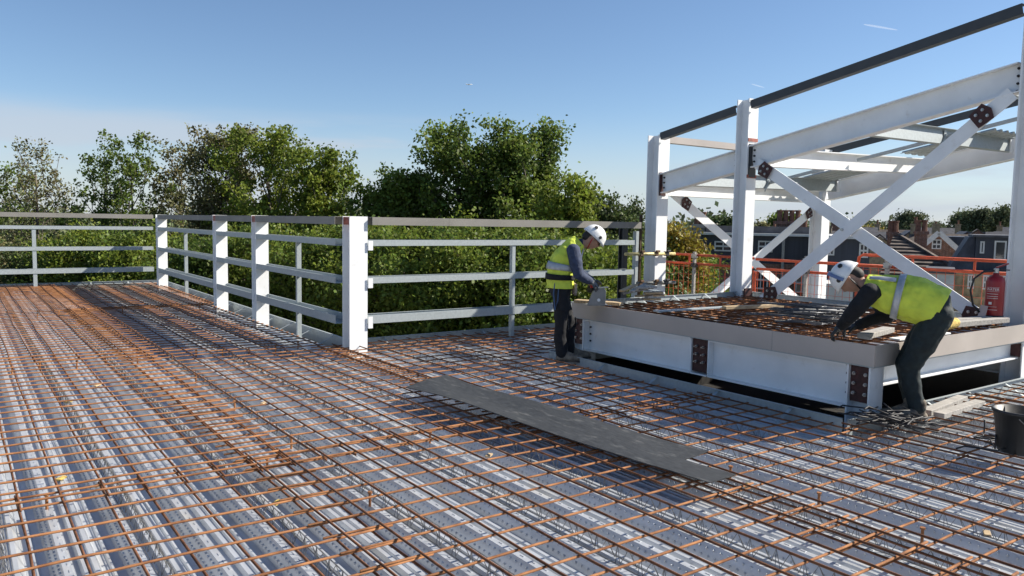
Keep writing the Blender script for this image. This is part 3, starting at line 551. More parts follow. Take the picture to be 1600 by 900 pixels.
def wrap(ang0, z, verts, faces, name, par, m='label_white'):
    V = []
    for a, b in verts:
        th = ang0+a/.0858; V.append((c.x+.0862*math.cos(th), c.y+.0862*math.sin(th), z+b))
    MB().add(V, faces).build(name, m, par)
def strip(a0, a1, z0, z1, name='label_line'):
    n = 8; V = []; Fc = []
    for i in range(n+1):
        a = a0+(a1-a0)*i/n; V += [(a, z0), (a, z1)]
    for i in range(n): Fc.append((2*i, 2*i+2, 2*i+3, 2*i+1))
    wrap(fa-.25, c.z, V, Fc, name, body)
fc = bpy.data.curves.new('t', 'FONT'); fc.body = 'WATER'; fc.size = .034; fc.align_x = 'CENTER'; fo = bpy.data.objects.new('t', fc); COL.objects.link(fo)
bpy.context.view_layer.update(); dg = bpy.context.evaluated_depsgraph_get(); tm = fo.evaluated_get(dg).to_mesh()
wrap(fa-.25, c.z+.305, [(v.co.x, v.co.y) for v in tm.vertices], [tuple(p.vertices) for p in tm.polygons], 'label_lettering', body); bpy.data.objects.remove(fo)
for z in (.335, .295): strip(-.06, .06, z, z+.002)
for z in (.27, .245, .225, .11): strip(-.055, .05, z, z+.0035)
strip(-.03, .0, .165, .19, 'label_mark'); strip(-.06, .045, .142, .144); 
# ------------------------------------------------------------------ people
def cap(mb, p, rp, q, rq, n=12):
    p = Vector(p); q = Vector(q); d = (q-p); L = d.length; a = d.normalized() if L > 1e-5 else Vector((0, 0, 1)); prof = []
    for k in range(5): t = -math.pi/2+k*math.pi/10; prof.append((max(rp*math.cos(t), 1e-4), rp*math.sin(t)))
    for k in range(5): t = k*math.pi/10+.001; prof.append((max(rq*math.cos(t), 1e-4), L+rq*math.sin(t)))
    prof.append((1e-4, L+rq)); mb.lathe(p, prof, n, a)
def chain(mb, pts):
    for (p, r), (q, s_) in zip(pts[:-1], pts[1:]): cap(mb, p, r, q, s_)
def loftclosed(mb, rings, n=24):         # rings: (centre, ax, ay, rx, ry)
    V = []
    for c_, ax, ay, rx, ry in rings:
        for k in range(n): t = 2*math.pi*k/n; V.append(Vector(c_)+Vector(ax)*rx*math.cos(t)+Vector(ay)*ry*math.sin(t))
    m = len(rings); Fc = [(i*n+k, i*n+(k+1) % n, (i+1)*n+(k+1) % n, (i+1)*n+k) for i in range(m-1) for k in range(n)]+[tuple(range(n))[::-1], tuple((m-1)*n+k for k in range(n))]
    mb.add(V, Fc)
WR = bpy.data.textures.new('wrinkle', 'CLOUDS'); WR.noise_scale = .11; WR.noise_depth = 3
def flesh(mb, name, m, parent, vox=.009, wr=0., sm_=6):
    o = mb.build(name, m, parent, smooth=True)
    r = o.modifiers.new('remesh', 'REMESH'); r.mode = 'VOXEL'; r.voxel_size = vox; r.use_smooth_shade = True
    s_ = o.modifiers.new('smooth', 'SMOOTH'); s_.factor = .5; s_.iterations = sm_
    if wr: d = o.modifiers.new('wrinkles', 'DISPLACE'); d.texture = WR; d.strength = wr; d.mid_level = .5; d.texture_coords = 'LOCAL'
    return o
def headmesh(mb, M):
    n, m = 28, 20; V = []
    for j in range(m+1):
        ph = math.pi*j/m
        for i in range(n):
            th = 2*math.pi*i/n; x = math.sin(ph)*math.cos(th); y = math.sin(ph)*math.sin(th); z = math.cos(ph)
            X = .098*x; Y = .077*y*(1-.18*max(0, -z)); Zz = .118*z
            if x > 0:
                X += .026*math.exp(-((z+.12)/.16)**2-(y/.16)**2)*(1.1-.5*z)     # nose
                X += .010*math.exp(-((z-.22)/.12)**2-(y/.5)**2)                 # brow
                X -= .010*math.exp(-((z-.06)/.1)**2-((abs(y)-.38)/.16)**2)      # eye sockets
                X += .012*math.exp(-((z+.78)/.2)**2-(y/.35)**2)                 # chin
                X += .007*math.exp(-((z+.45)/.07)**2-(y/.25)**2)                # lips
            V.append(M @ Vector((X, Y, Zz)))
    Fc = [(j*n+i, (j+1)*n+i, (j+1)*n+(i+1) % n, j*n+(i+1) % n) for j in range(m) for i in range(n)]
    mb.add(V, Fc)
    for s_ in (1, -1): cap(mb, M @ Vector((-.005, s_*.078, -.015)), .014, M @ Vector((-.012, s_*.086, .012)), .016)
def helmet(par, M, stripe=None, label=None):
    n, m = 32, 10; V = []; shell = MB()
    for lay, k in ((0, 1.0), (1, .95)):
        for j in range(m+1):
            ph = math.pi/2*j/m*1.06
            for i in range(n):
                th = 2*math.pi*i/n; s_ = math.sin(ph); rx = .135*k; ry = .113*k; x = rx*s_*math.cos(th); y = ry*s_*math.sin(th); z = .03+.126*k*math.cos(ph)
                z += .006*math.exp(-(math.sin(th*1.0)*s_/.18)**2)*(j < m)
                if j == m: x *= 1.07+(.16 if math.cos(th) > .3 else 0)*max(0, math.cos(th)-.3); y *= 1.05; z -= .004
                V.append(M @ Vector((x, y, z)))
    Fc = []; L = (m+1)*n
    for j in range(m):
        for i in range(n): a, b, c_, d = j*n+i, j*n+(i+1) % n, (j+1)*n+(i+1) % n, (j+1)*n+i; Fc += [(a, d, c_, b), (L+a, L+b, L+c_, L+d)]
    for i in range(n): Fc.append((m*n+i, L+m*n+i, L+m*n+(i+1) % n, m*n+(i+1) % n))
    shell.add(V, Fc); o = shell.build('helmet', 'helmet', par, smooth=True)
    for s_ in (1, -1):
        for (x, z, r) in ((-.06, .115, .02), (.045, .06, .018)):
            y = .118*math.sqrt(max(.05, 1-(x/.142)**2-((z-.03)/.135)**2))*s_; nn = Vector((x/.142**2, y/.118**2, (z-.03)/.135**2)).normalized()
            MB().lathe(M @ Vector((x, y, z)), [(r, -.004), (r, .003), (r*.6, .004)], 12, (M.to_3x3() @ nn)).build('vent', 'black_rubber', o)
    if stripe:
        P = [M @ Vector((.02+.025*math.sin(a), .121*math.cos(a), .03+.14*math.sin(a))) for a in [math.pi*k/14 for k in range(15)]]
        mb = MB(); 
        for p, q in zip(P[:-1], P[1:]): mb.bar(p, q, M.to_3x3() @ Vector((1, 0, 0)), .004, .028)
        mb.build('stripe', stripe, o)
    MB().tube([M @ Vector(p) for p in ((-.02, -.09, .03), (.0, -.088, -.05), (.03, -.05, -.118), (.03, .05, -.118), (.0, .088, -.05), (-.02, .09, .03))], .006, 6).build('chin_strap', 'tool_red' if not stripe else 'black_rubber', o)
    return o
def hand(mb, wrist, d, palm_n, curl=.8, size=1., thumb=1):
    d = Vector(d).normalized(); n_ = Vector(palm_n); n_ = (n_-d*n_.dot(d)).normalized(); s_ = d.cross(n_)*thumb; wv = Vector(wrist); k = size
    cap(mb, wv, .028*k, wv+d*.03*k, .03*k)
    for i in range(4): cap(mb, wv+d*.02*k+s_*(.024-.016*i)*k, .017*k, wv+d*.085*k+s_*(.031-.0205*i)*k, .0125*k)
    for i, L in enumerate((.068, .078, .072, .056)):
        b = wv+d*.088*k+s_*(.033-.0215*i)*k; a = curl*.7; e1 = d*math.cos(a)+n_*math.sin(a); p1 = b+e1*L*.5*k; a2 = curl*1.7; e2 = d*math.cos(a2)+n_*math.sin(a2); p2 = p1+e2*L*.5*k
        cap(mb, b, .0105*k, p1, .0098*k); cap(mb, p1, .0098*k, p2, .0085*k)
    b = wv+d*.025*k+s_*.03*k; p1 = b+(d*.6+s_*.7+n_*.3)*.045*k; p2 = p1+(d*.9+n_*.6)*.032*k; cap(mb, b, .014*k, p1, .012*k); cap(mb, p1, .0115*k, p2, .0095*k)
def bootm(par, heel, d, L=.27, name='boot'):
    d = Vector(d).normalized(); s_ = Vector((-d.y, d.x, 0)); h = Vector(heel); mb = MB()
    chain(mb, [(h+Vector((0, 0, .045)), .042), (h+d*.08+Vector((0, 0, .045)), .042), (h+d*(L-.09)+Vector((0, 0, .042)), .044), (h+d*(L-.05)+Vector((0, 0, .038)), .038)])
    cap(mb, h+d*.03+Vector((0, 0, .06)), .045, h+d*.03+Vector((0, 0, .15)), .05); cap(mb, h+d*.06+Vector((0, 0, .09)), .04, h+d*.14+Vector((0, 0, .06)), .038)
    o = flesh(mb, name, 'boot', par, .008, .004)
    MB().prism([(-.045, -.036), (.02, -.04), (.1, -.036), (L-.09, -.047), (L-.02, -.035), (L-.005, 0), (L-.02, .035), (L-.09, .047), (.1, .036), (.02, .04), (-.045, .036)], h, d, s_, Z3, .022).build('sole', 'black_rubber', o)
    return o
class Fig:
    def __init__(s, base, fwd): s.b = Vector(base); s.F = Vector(fwd).normalized(); s.L = Vector((-s.F.y, s.F.x, 0))
    def __call__(s, f, l, z): return s.b+s.F*f+s.L*l+Vector((0, 0, z))
def vestloft(P, rings, name, m, par, t0=0., t1=1., off=0., nseg=18, n=32, a0=0., a1=2*math.pi, wr=0., th=.004):
    # rings: (centre(f,z), dir normal in f-z plane angle, half depth, half width)
    def ev(t):
        x = t*(len(rings)-1); i = min(int(x), len(rings)-2); u = x-i; u2 = u
        r0, r1 = rings[i], rings[i+1]; return [a+(b-a)*u2 for a, b in zip(r0, r1)]
    V = []; full = abs(a1-a0-2*math.pi) < 1e-6; nn = n if full else n+1
    for j in range(nseg+1):
        f, z, ang, hd, hw = ev(t0+(t1-t0)*j/nseg); dx, dz_ = math.cos(ang), math.sin(ang)
        for k in range(nn):
            a = a0+(a1-a0)*k/n; ca, sa = math.cos(a), math.sin(a)
            ca = math.copysign(abs(ca)**.8, ca); sa = math.copysign(abs(sa)**.8, sa)
            V.append(P(f+dx*(hd+off)*ca, (hw+off)*sa, z+dz_*(hd+off)*ca))
    Fc = []
    for j in range(nseg):
        for k in range(n if full else n): Fc.append((j*nn+k, j*nn+(k+1) % nn, (j+1)*nn+(k+1) % nn, (j+1)*nn+k))
    o = MB().add(V, Fc).build(name, m, par, smooth=True)
    if wr:
        sd = o.modifiers.new('sub', 'SUBSURF'); sd.levels = 2; sd.render_levels = 2
        d = o.modifiers.new('wrinkles', 'DISPLACE'); d.texture = WR; d.strength = wr; d.mid_level = .5; d.texture_coords = 'LOCAL'
    sl = o.modifiers.new('solid', 'SOLIDIFY'); sl.thickness = th; sl.offset = 1
    return o
# --- first worker, standing with a saw at the platform corner
P = Fig((5.49, 6.64, .10), (.84, -.54, 0)); p1 = thing('person', 'standing worker in yellow vest, navy sleeves and white helmet using a saw', 'person', tuple(P.b))
HM = Matrix.Translation(P(.285, -.01, 1.335)) @ Matrix((( P.F.x, P.L.x, 0, 0), (P.F.y, P.L.y, 0, 0), (0, 0, 1, 0), (0, 0, 0, 1))) @ Matrix.Rotation(math.radians(42), 4, 'Y')
mb = MB(); headmesh(mb, HM)
chain(mb, [(P(-.05, 0, .80), .10), (P(-.05, 0, .95), .10), (P(.02, 0, 1.10), .11), (P(.09, 0, 1.20), .10), (P(.16, 0, 1.27), .058), (P(.25, 0, 1.30), .055)])
for s_ in (1, -1):
    chain(mb, [(P(.07, .16*s_, 1.20), .05), (P(.10 if s_ < 0 else .15, .22*s_, .97), .04), (P(.26 if s_ < 0 else .30, .12*s_, .855), .03)])
    chain(mb, [(P(-.05, .09*s_, .78), .08), (P(-.05 if s_ < 0 else .06, .10*s_, .40), .055), (P(-.04 if s_ < 0 else .09, .10*s_, .05), .04)])
flesh(mb, 'body', 'skin', p1, .008)
mb = MB()
loftclosed(mb, [(P(-.05, 0, .85), P.F, P.L, .105, .155), (P(-.06, 0, .97), P.F, P.L, .10, .15), (P(.0, 0, 1.10), P.F*.9+Vector((0, 0, -.3)), P.L, .11, .165), (P(.07, 0, 1.22), P.F*.8+Vector((0, 0, -.6)), P.L, .10, .165), (P(.14, 0, 1.28), P.F*.7+Vector((0, 0, -.7)), P.L, .07, .10)])
for s_ in (1, -1): chain(mb, [(P(.06, .165*s_, 1.20), .082), (P(.085, .215*s_, 1.06), .072), (P(.11 if s_ < 0 else .15, .23*s_, .96), .062), (P(.19 if s_ < 0 else .24, .17*s_, .905), .054), (P(.25 if s_ < 0 else .29, .125*s_, .875), .046)])
cap(mb, P(.13, 0, 1.25), .07, P(.165, 0, 1.275), .060)
flesh(mb, 'shirt', 'navy', p1, .009, .016)
mb = MB(); loftclosed(mb, [(P(-.05, 0, .70), P.F, P.L, .11, .155), (P(-.055, 0, .80), P.F, P.L, .12, .165), (P(-.055, 0, .92), P.F, P.L, .11, .155)])
for s_ in (1, -1):
    k = 0 if s_ < 0 else .11
    chain(mb, [(P(-.05, .085*s_, .78), .105), (P(-.05+k*.4, .10*s_, .58), .092), (P(-.05+k, .10*s_, .40), .076), (P(-.055+k, .10*s_, .22), .072), (P(-.035+k, .10*s_, .075), .068)])
flesh(mb, 'trousers', 'black_cloth', p1, .010, .022)
VR = [(-.055, .79, -.02, .145, .19), (-.065, .90, -.02, .142, .185), (-.05, 1.01, -.1, .148, .187), (.0, 1.12, -.3, .148, .182), (.055, 1.20, -.5, .125, .16), (.10, 1.265, -.7, .10, .125), (.145, 1.30, -.8, .075, .09)]
ve = vestloft(P, VR, 'vest', 'hivis', p1, wr=.04)
vestloft(P, VR, 'reflective_band', 'reflective', ve, .30, .40, .014, 3)
for a in (.62, -.62+math.pi*2): vestloft(P, VR, 'reflective_brace', 'reflective', ve, .42, .9, .014, 10, 4, a-.13, a+.13)
bt = vestloft(P, VR, 'tool_belt', 'black_cloth', p1, .14, .23, .012, 3, th=.006)
mb = MB()
for l_ in (-.10, .06): mb.prism([(-.05, 0), (.05, 0), (.045, -.10), (0, -.13), (-.045, -.10)], P(.085, l_, .84), P.L, (0, 0, 1), P.F, .03)
mb.build('pouch', 'tan_pouch', bt, bevel=.008)
MB().tube([P(-.13, -.16, .88), P(-.15, -.19, .74), P(-.13, -.18, .56), P(-.10, -.17, .66), P(-.09, -.17, .86)], .008, 6).build('lanyard', 'strap_blue', bt)
for l_, k in ((-.10, 0), (.10, .11)): MB().prism([(-.035, .0), (.035, .0), (.03, .12), (-.03, .12)], P(.022+k, l_, .33), P.L, (0, 0, 1), P.F, .012).build('knee_pad', 'steel_dark', p1, bevel=.006)
helmet(p1, HM)
mb = MB()
for s_ in (1, -1): mb.lathe(HM @ Vector((.094, .034*s_, .012)), [(.025, 0), (.022, .007)], 12, HM.to_3x3() @ Vector((1, .35*s_, 0)))
mb.tube([HM @ Vector((-.01, -.084, .015)), HM @ Vector((.085, -.05, .015)), HM @ Vector((.104, 0, .018)), HM @ Vector((.085, .05, .015)), HM @ Vector((-.01, .084, .015))], .004, 6); mb.build('safety_glasses', 'black_rubber', p1, smooth=True)
mb = MB(); cap(mb, HM @ Vector((-.05, 0, -.02)), .066, HM @ Vector((-.04, 0, .05)), .078); flesh(mb, 'hair', 'hair', p1, .01)
for s_ in (1, -1):
    mb = MB(); hand(mb, P(.255 if s_ < 0 else .30, .122*s_, .875), (.85*P.F.x-.2*s_*P.L.x, .85*P.F.y-.2*s_*P.L.y, -.5), (-.3*P.F.x-.3*s_*P.L.x, -.3*P.F.y-.3*s_*P.L.y, -.8), 1.0, 1.05, s_); flesh(mb, 'glove', 'glove', p1, .0055, 0, 2)
bootm(p1, P(-.06, -.10, -.02), P.F*.9-P.L*.15); bootm(p1, P(.06, .11, -.02), P.F*.95-P.L*.0)
# the saw
sw = thing('cutting_saw', 'grey and red power saw held on the board by the standing worker', 'power saw', tuple(P(.34, 0, .60)))
q = P(.235, -.10, .60); nrm = -P.L
gd = MB().prism([(0, 0), (.06, .165), (.10, .19), (.19, .19), (.205, .16), (.20, .01), (.19, 0)], q, P.F, (0, 0, 1), -nrm, .035).build('blade_guard', 'tool_grey', sw, bevel=.004)
MB().lathe(P(.36, -.102, .665), [(.018, 0), (.018, .003)], 10, tuple(nrm)).build('hole_highlight', 'poly_white', gd)  # white disc, a painted highlight for the hole in the guard
mb = MB(); mb.bar(P(.26, -.03, .775), P(.36, .03, .785), Z3, .08, .075); mb.build('motor', 'black_rubber', sw, bevel=.012); MB().bar(P(.265, -.085, .815), P(.335, -.085, .825), Z3, .03, .04).build('switch_housing', 'tool_red', sw, bevel=.006)
MB().tube([P(.25, -.06, .80), P(.28, -.06, .86), P(.36, -.02, .865), P(.40, .03, .83)], .017, 8).build('handle', 'black_rubber', sw, smooth=True)
MB().bar(P(.30, -.115, .80), P(.46, -.115, .81), Z3, .014, .014).build('guide_bar', 'bolt', sw)
MB().bar(P(.25, -.02, .612), P(.46, -.02, .612), Z3, .15, .006).build('base_plate', 'bolt', sw)
# --- second worker, bending over the platform edge
Q = Fig((6.20, 3.07, .10), (-.42, .907, 0)); p2 = thing('person', 'bending worker in yellow vest, dark sleeves and white helmet reaching onto the platform', 'person', tuple(Q.b))
HM2 = Matrix.Translation(Q(.545, .0, 1.085)) @ Matrix(((Q.F.x, Q.L.x, 0, 0), (Q.F.y, Q.L.y, 0, 0), (0, 0, 1, 0), (0, 0, 0, 1))) @ Matrix.Rotation(math.radians(62), 4, 'Y')
mb = MB(); headmesh(mb, HM2)
chain(mb, [(Q(-.04, 0, .84), .08), (Q(.04, 0, .92), .09), (Q(.18, 0, .96), .11), (Q(.36, 0, 1.0), .10), (Q(.43, .0, 1.03), .06), (Q(.50, .0, 1.06), .055)])
armN = [(Q(.38, .17, .99), .082), (Q(.46, .19, .87), .070), (Q(.52, .16, .785), .059), (Q(.585, .07, .70), .046)]
armF = [(Q(.37, -.17, .97), .074), (Q(.32, -.22, .85), .066), (Q(.27, -.22, .77), .060), (Q(.39, -.17, .735), .052), (Q(.47, -.12, .695), .044)]
for A in (armN, armF): chain(mb, [(p, r*.75) for p, r in A])
for s_ in (1, -1): chain(mb, [(Q(-.06, .07*s_, .80), .075), (Q(.07, .07*s_, .40), .055), (Q(-.01, .06*s_, .05), .04)])
flesh(mb, 'body', 'skin', p2, .008)
mb = MB(); X_ = lambda a: Q.F*math.cos(a)+Vector((0, 0, math.sin(a)))
loftclosed(mb, [(Q(-.08, 0, .90), X_(-1.2), Q.L, .11, .15), (Q(.03, 0, .94), X_(-1.3), Q.L, .12, .16), (Q(.20, 0, .965), X_(-1.35), Q.L, .125, .17), (Q(.36, 0, .995), X_(-1.3), Q.L, .11, .165), (Q(.43, 0, 1.03), X_(-1.2), Q.L, .075, .10)])
chain(mb, armN); chain(mb, armF); flesh(mb, 'sweater', 'black_cloth', p2, .009, .016)
mb = MB(); loftclosed(mb, [(Q(-.13, 0, .80), X_(-.8), Q.L, .10, .14), (Q(-.10, 0, .865), X_(-1.0), Q.L, .148, .16), (Q(-.01, 0, .925), X_(-1.2), Q.L, .13, .15)])
for s_ in (1, -1):
    k = 0 if s_ > 0 else .03
    chain(mb, [(Q(-.10, .075*s_, .83), .122), (Q(-.01+k, .075*s_, .60), .100), (Q(.075+k, .07*s_, .42), .082), (Q(.045+k, .065*s_, .25), .073), (Q(.0+k, .065*s_, .09), .064)])
flesh(mb, 'trousers', 'green_cloth', p2, .010, .022)
VQ = [(-.115, .875, -1.15, .165, .188), (-.02, .92, -1.25, .172, .183), (.07, .945, -1.35, .172, .183), (.16, .96, -1.42, .166, .183), (.25, .975, -1.4, .15, .176), (.33, .997, -1.35, .13, .155), (.40, 1.02, -1.3, .10, .115), (.435, 1.035, -1.2, .08, .09)]
v2 = vestloft(Q, VQ, 'vest', 'hivis', p2, wr=.05)
vestloft(Q, VQ, 'reflective_band', 'reflective', v2, .42, .50, .017, 3)
for a in (math.pi-.75, math.pi+.75): vestloft(Q, VQ, 'reflective_brace', 'reflective', v2, .52, .93, .017, 10, 4, a-.15, a+.15)
helmet(p2, HM2, 'helmet_blue')
mb = MB(); cap(mb, HM2 @ Vector((-.05, 0, -.02)), .066, HM2 @ Vector((-.04, 0, .05)), .078); flesh(mb, 'hair', 'hair', p2, .01)
mb = MB(); hand(mb, Q(.59, .065, .695), (Q.F.x*.6, Q.F.y*.6, -.7), (-Q.F.x, -Q.F.y, -.4), .9, 1.05, -1); flesh(mb, 'glove', 'black_rubber', p2, .0055, 0, 2)
mb = MB(); hand(mb, Q(.475, -.115, .69), (Q.F.x*.8, Q.F.y*.8, -.3), (0, 0, -1), .8, 1.05, 1); flesh(mb, 'glove', 'black_rubber', p2, .0055, 0, 2)
bootm(p2, Q(-.04, .05, -.02), (-.86, .42, 0), .29); bootm(p2, Q(.03, -.06, -.02), (-.80, .55, 0), .29)
# ------------------------------------------------------------------ trees
def leafcloud(C, n, R, size, up=.35, r=rng):
    # n leaves about each centre C (k,3), gaussian radius R -> folded leaf quads
    k = len(C); c = np.repeat(C, n, 0)+r.normal(0, 1, (k*n, 3))*np.array([R, R, R*.8]); m = len(c)
    d = r.normal(0, 1, (m, 3)); d[:, 2] -= .3; d /= np.linalg.norm(d, axis=1)[:, None]
    nrm = r.normal(0, 1, (m, 3)); nrm[:, 2] += up*2; s_ = np.cross(d, nrm); s_ /= np.linalg.norm(s_, axis=1)[:, None]+1e-9
    L = size*r.uniform(.6, 1.25, (m, 1)); W = L*.34
    v = np.stack([c-d*L*.5, c+s_*W-d*L*.05, c+d*L*.5, c-s_*W-d*L*.05], 1).reshape(-1, 3)
    return v
def leafmesh(name, v, m, parent):
    o = Vector(ORG[parent]); v = v-np.array(tuple(o)); nq = len(v)//4; me = bpy.data.meshes.new(name)
    me.vertices.add(len(v)); me.vertices.foreach_set('co', v.astype(np.float32).ravel()); me.loops.add(nq*4); me.loops.foreach_set('vertex_index', np.arange(nq*4, dtype=np.int32))
    me.polygons.add(nq); me.polygons.foreach_set('loop_start', np.arange(0, nq*4, 4, dtype=np.int32)); me.update(calc_edges=True); me.validate()
    me.materials.append(MATS[m]); ob = bpy.data.objects.new(name, me); COL.objects.link(ob); ob.parent = parent; ORG[ob] = ORG[parent]; return ob
def tree(x, y, ztop, rad, label, m='leaf', zc=None, nb=26, ncl=5, nleaf=34, size=.17, clR=.24, upright=.5, trunk=.16, name='tree', grp='trees beyond the railings', gz=GZ, seed=0, low=.25):
    r = random.Random(seed*77+3); rg = np.random.default_rng(seed+100); t = thing(name, label, 'tree', (x, y, gz), grp)
    zb = zc if zc is not None else gz+(ztop-gz)*low; Hc = ztop-zb; mb = MB(); C = []
    lean = Vector((r.uniform(-.4, .4), r.uniform(-.4, .4), 0)); tp = lambda k: Vector((x, y, gz))+lean*k*k+Vector((.12*math.sin(5*k+seed), .12*math.cos(4*k+seed), (zb+Hc*.82-gz)*k))
    K = 9; mb.tube([tp(k/K) for k in range(K+1)], [trunk*(1-.82*k/K) for k in range(K+1)], 7)
    for i in range(nb):
        u = (i+.5)/nb; zz = zb+Hc*(.02+.80*u); k = (zz-gz)/(zb+Hc*.82-gz); p = tp(min(k, 1.)); a = i*2.399+r.uniform(-.4, .4)
        env = math.sqrt(max(.05, 1-((u-.38)/.72)**2)); R_ = rad*env*r.uniform(.7, 1.12); rise = Hc*r.uniform(.10, .24)*(.4+upright)*(1.25-u*.6)
        e = p+Vector((math.cos(a)*R_, math.sin(a)*R_, rise)); e.z = min(e.z, ztop-r.uniform(0, .35)); mid = p.lerp(e, .5)+Vector((r.uniform(-.2, .2), r.uniform(-.2, .2), -rise*.18+r.uniform(-.1, .1)))
        r0 = trunk*.34*(1-.5*u); mb.tube([p, p.lerp(mid, .5)+Vector((0, 0, -.05)), mid, mid.lerp(e, .5)+Vector((0, 0, .06)), e], [r0, r0*.8, r0*.6, r0*.4, r0*.18], 5, False)
        for j in range(ncl):
            w_ = r.uniform(.32, 1.0); b = (p.lerp(mid, w_*2) if w_ < .5 else mid.lerp(e, w_*2-1)); tw = rad*.30
            q_ = b+Vector((r.gauss(0, 1)*tw*.6, r.gauss(0, 1)*tw*.6, abs(r.gauss(0, 1))*tw*(.3+upright*.8))); q_.z = min(q_.z, ztop)
            mb.tube([b, b.lerp(q_, .5)+Vector((0, 0, -.03)), q_], [r0*.28, r0*.2, r0*.1], 4, False); C.append(tuple(q_)); C.append(tuple(b.lerp(q_, .6)))
        C.append(tuple(e))
    mb.build('trunk', 'bark', t, smooth=True)
    leafmesh('crown', leafcloud(np.array(C), nleaf, clR, size, r=rg), m, t); return t
TL = [  # px, top py, half width px, Z, style
 (15, 258, 62, 34, 's', 'leaf', 'thin leaved tree at the left picture edge'), (72, 224, 55, 32, 'b', 'leaf_brown', 'brownish thin tree, second from the left picture edge'),
 (160, 250, 55, 31, 's', 'leaf', 'thin open tree with pale upright twigs above the far railing'), (212, 213, 52, 30, 's', 'leaf', 'taller thin tree with bunched leaves above the far railing post'),
 (272, 222, 48, 31, 's', 'leaf_brown', 'thin olive tree just left of the white corner post run'), (345, 208, 62, 28, 'm', 'leaf_brown', 'upright olive brown tree above the second white post'),
 (432, 214, 84, 27, 'm', 'leaf_bright', 'broad bright green tree above the third white post'), (505, 240, 52, 26, 'm', 'leaf_bright', 'bright green tree stepping down left of the nearest corner post'),
 (575, 290, 50, 25, 's', 'leaf', 'small thin tree in the dip behind the corner post'), (635, 262, 52, 25, 'd', 'leaf', 'dense green tree left of the tallest tree'),
 (725, 205, 84, 24.5, 'd', 'leaf', 'tallest rounded tree, its darker left half'), (805, 194, 70, 24, 'd', 'leaf', 'tall green tree with a pointed top right of the tallest crown'),
 (868, 282, 56, 22, 'm', 'leaf_bright', 'loose bright tree reaching right behind the first worker'), (968, 312, 62, 30, 'd', 'leaf_dark', 'dark bushy tree left of the tall left column')]
for i, (px, py, hw, Zt, st, m, lab) in enumerate(TL):
    x, y = at(px, Zt); zt = zat(px, py, Zt); rad = hw/F_PX*Zt
    if st == 's' : tree(x, y, zt, rad, lab, m, zc=-2.8, nb=24, ncl=5, nleaf=22, size=.125, clR=.115, upright=1.3, trunk=.13, seed=i)
    elif st == 'b': tree(x, y, zt, rad, lab, m, zc=-2.8, nb=26, ncl=6, nleaf=14, size=.115, clR=.13, upright=1.1, trunk=.15, seed=i)
    elif st == 'm': tree(x, y, zt, rad, lab, m, zc=-3, nb=32, ncl=7, nleaf=48, size=.12, clR=.145, upright=1.15, trunk=.17, seed=i)
    else: tree(x, y, zt, rad, lab, m, zc=-3, nb=36, ncl=7, nleaf=62, size=.125, clR=.17, upright=.85, trunk=.22, seed=i)
nb_ = 0
SH = [(-40, 345, 26, 'leaf_brown'), (40, 352, 25, 'leaf_dark'), (110, 330, 24, 'leaf_bright'), (185, 332, 23.5, 'leaf'), (255, 335, 23, 'leaf_bright'), (330, 338, 22, 'leaf'), (400, 325, 21.5, 'leaf'), (470, 322, 20.5, 'leaf_bright'), (540, 318, 20, 'leaf'), (610, 320, 19, 'leaf_bright'), (680, 310, 18.5, 'leaf'), (750, 315, 18, 'leaf_bright'), (820, 312, 17.5, 'leaf'), (880, 335, 18, 'leaf_bright'), (945, 345, 20, 'leaf'), (1000, 350, 23, 'leaf_dark'), (1050, 362, 27, 'leaf')]
ORD = 'first second third fourth fifth sixth seventh eighth ninth tenth eleventh twelfth thirteenth fourteenth fifteenth sixteenth seventeenth'.split()
for i, (px, py, Zt, m) in enumerate(SH):
    x, y = at(px, Zt); zt = zat(px, py, Zt)
    tree(x, y, zt, 1.75, 'dense leafy lower tree seen through the railings, %s from the left' % ORD[i], m, zc=zt-6.3, nb=46, ncl=6, nleaf=66, size=.10, clR=.20, upright=.15, trunk=.14, name='leafy_tree', grp='lower trees right behind the railings', seed=40+i)
x, y = at(1062, 24); tree(x, y, zat(1062, 338, 24), .85, 'yellow flowering tree right of the tall left column', 'leaf_yellow', zc=-2.2, nb=34, ncl=6, nleaf=24, size=.12, clR=.16, upright=.3, trunk=.1, seed=70)
FT = [(1130, 330, 26, 85, 'leaf_dark', 'dark far tree left of the second tall column'), (1212, 330, 30, 90, 'leaf', 'round green far tree between the second column and the brace'), (1255, 345, 22, 95, 'leaf_dark', 'dark far tree right beside the back column'), (1185, 345, 18, 80, 'leaf_brown', 'low reddish far tree right of the second column'),
 (1312, 346, 14, 120, 'leaf_far', 'small far tree top showing in the crossing of the front brace'), (1375, 347, 30, 130, 'leaf_far', 'low far tree right of the brace crossing'), (1412, 326, 28, 125, 'leaf_far', 'large round far tree on the skyline right of the brace'), (1456, 346, 22, 140, 'leaf_far', 'low far tree between the round tree and the tall pair'), (1500, 322, 20, 120, 'leaf_far', 'thin far tree, left one of the three tall skyline trees'), (1526, 318, 19, 118, 'leaf_far', 'far tree in the middle of the three tall skyline trees'), (1561, 315, 20, 118, 'leaf_far', 'far tree on the right of the three tall skyline trees'), (1345, 350, 20, 110, 'leaf_yellow', 'yellowish low far tree behind the brace'), (1592, 340, 18, 130, 'leaf_far', 'low far tree at the right picture edge')]
for i, (px, py, hw, Zt, m, lab) in enumerate(FT):
    x, y = at(px, Zt); tree(x, y, zat(px, py, Zt), hw/F_PX*Zt, lab, m, zc=-5, nb=34, ncl=6, nleaf=40, size=.36, clR=.45, upright=.2, trunk=.35, name='far_tree', grp='far trees on the skyline', seed=90+i)
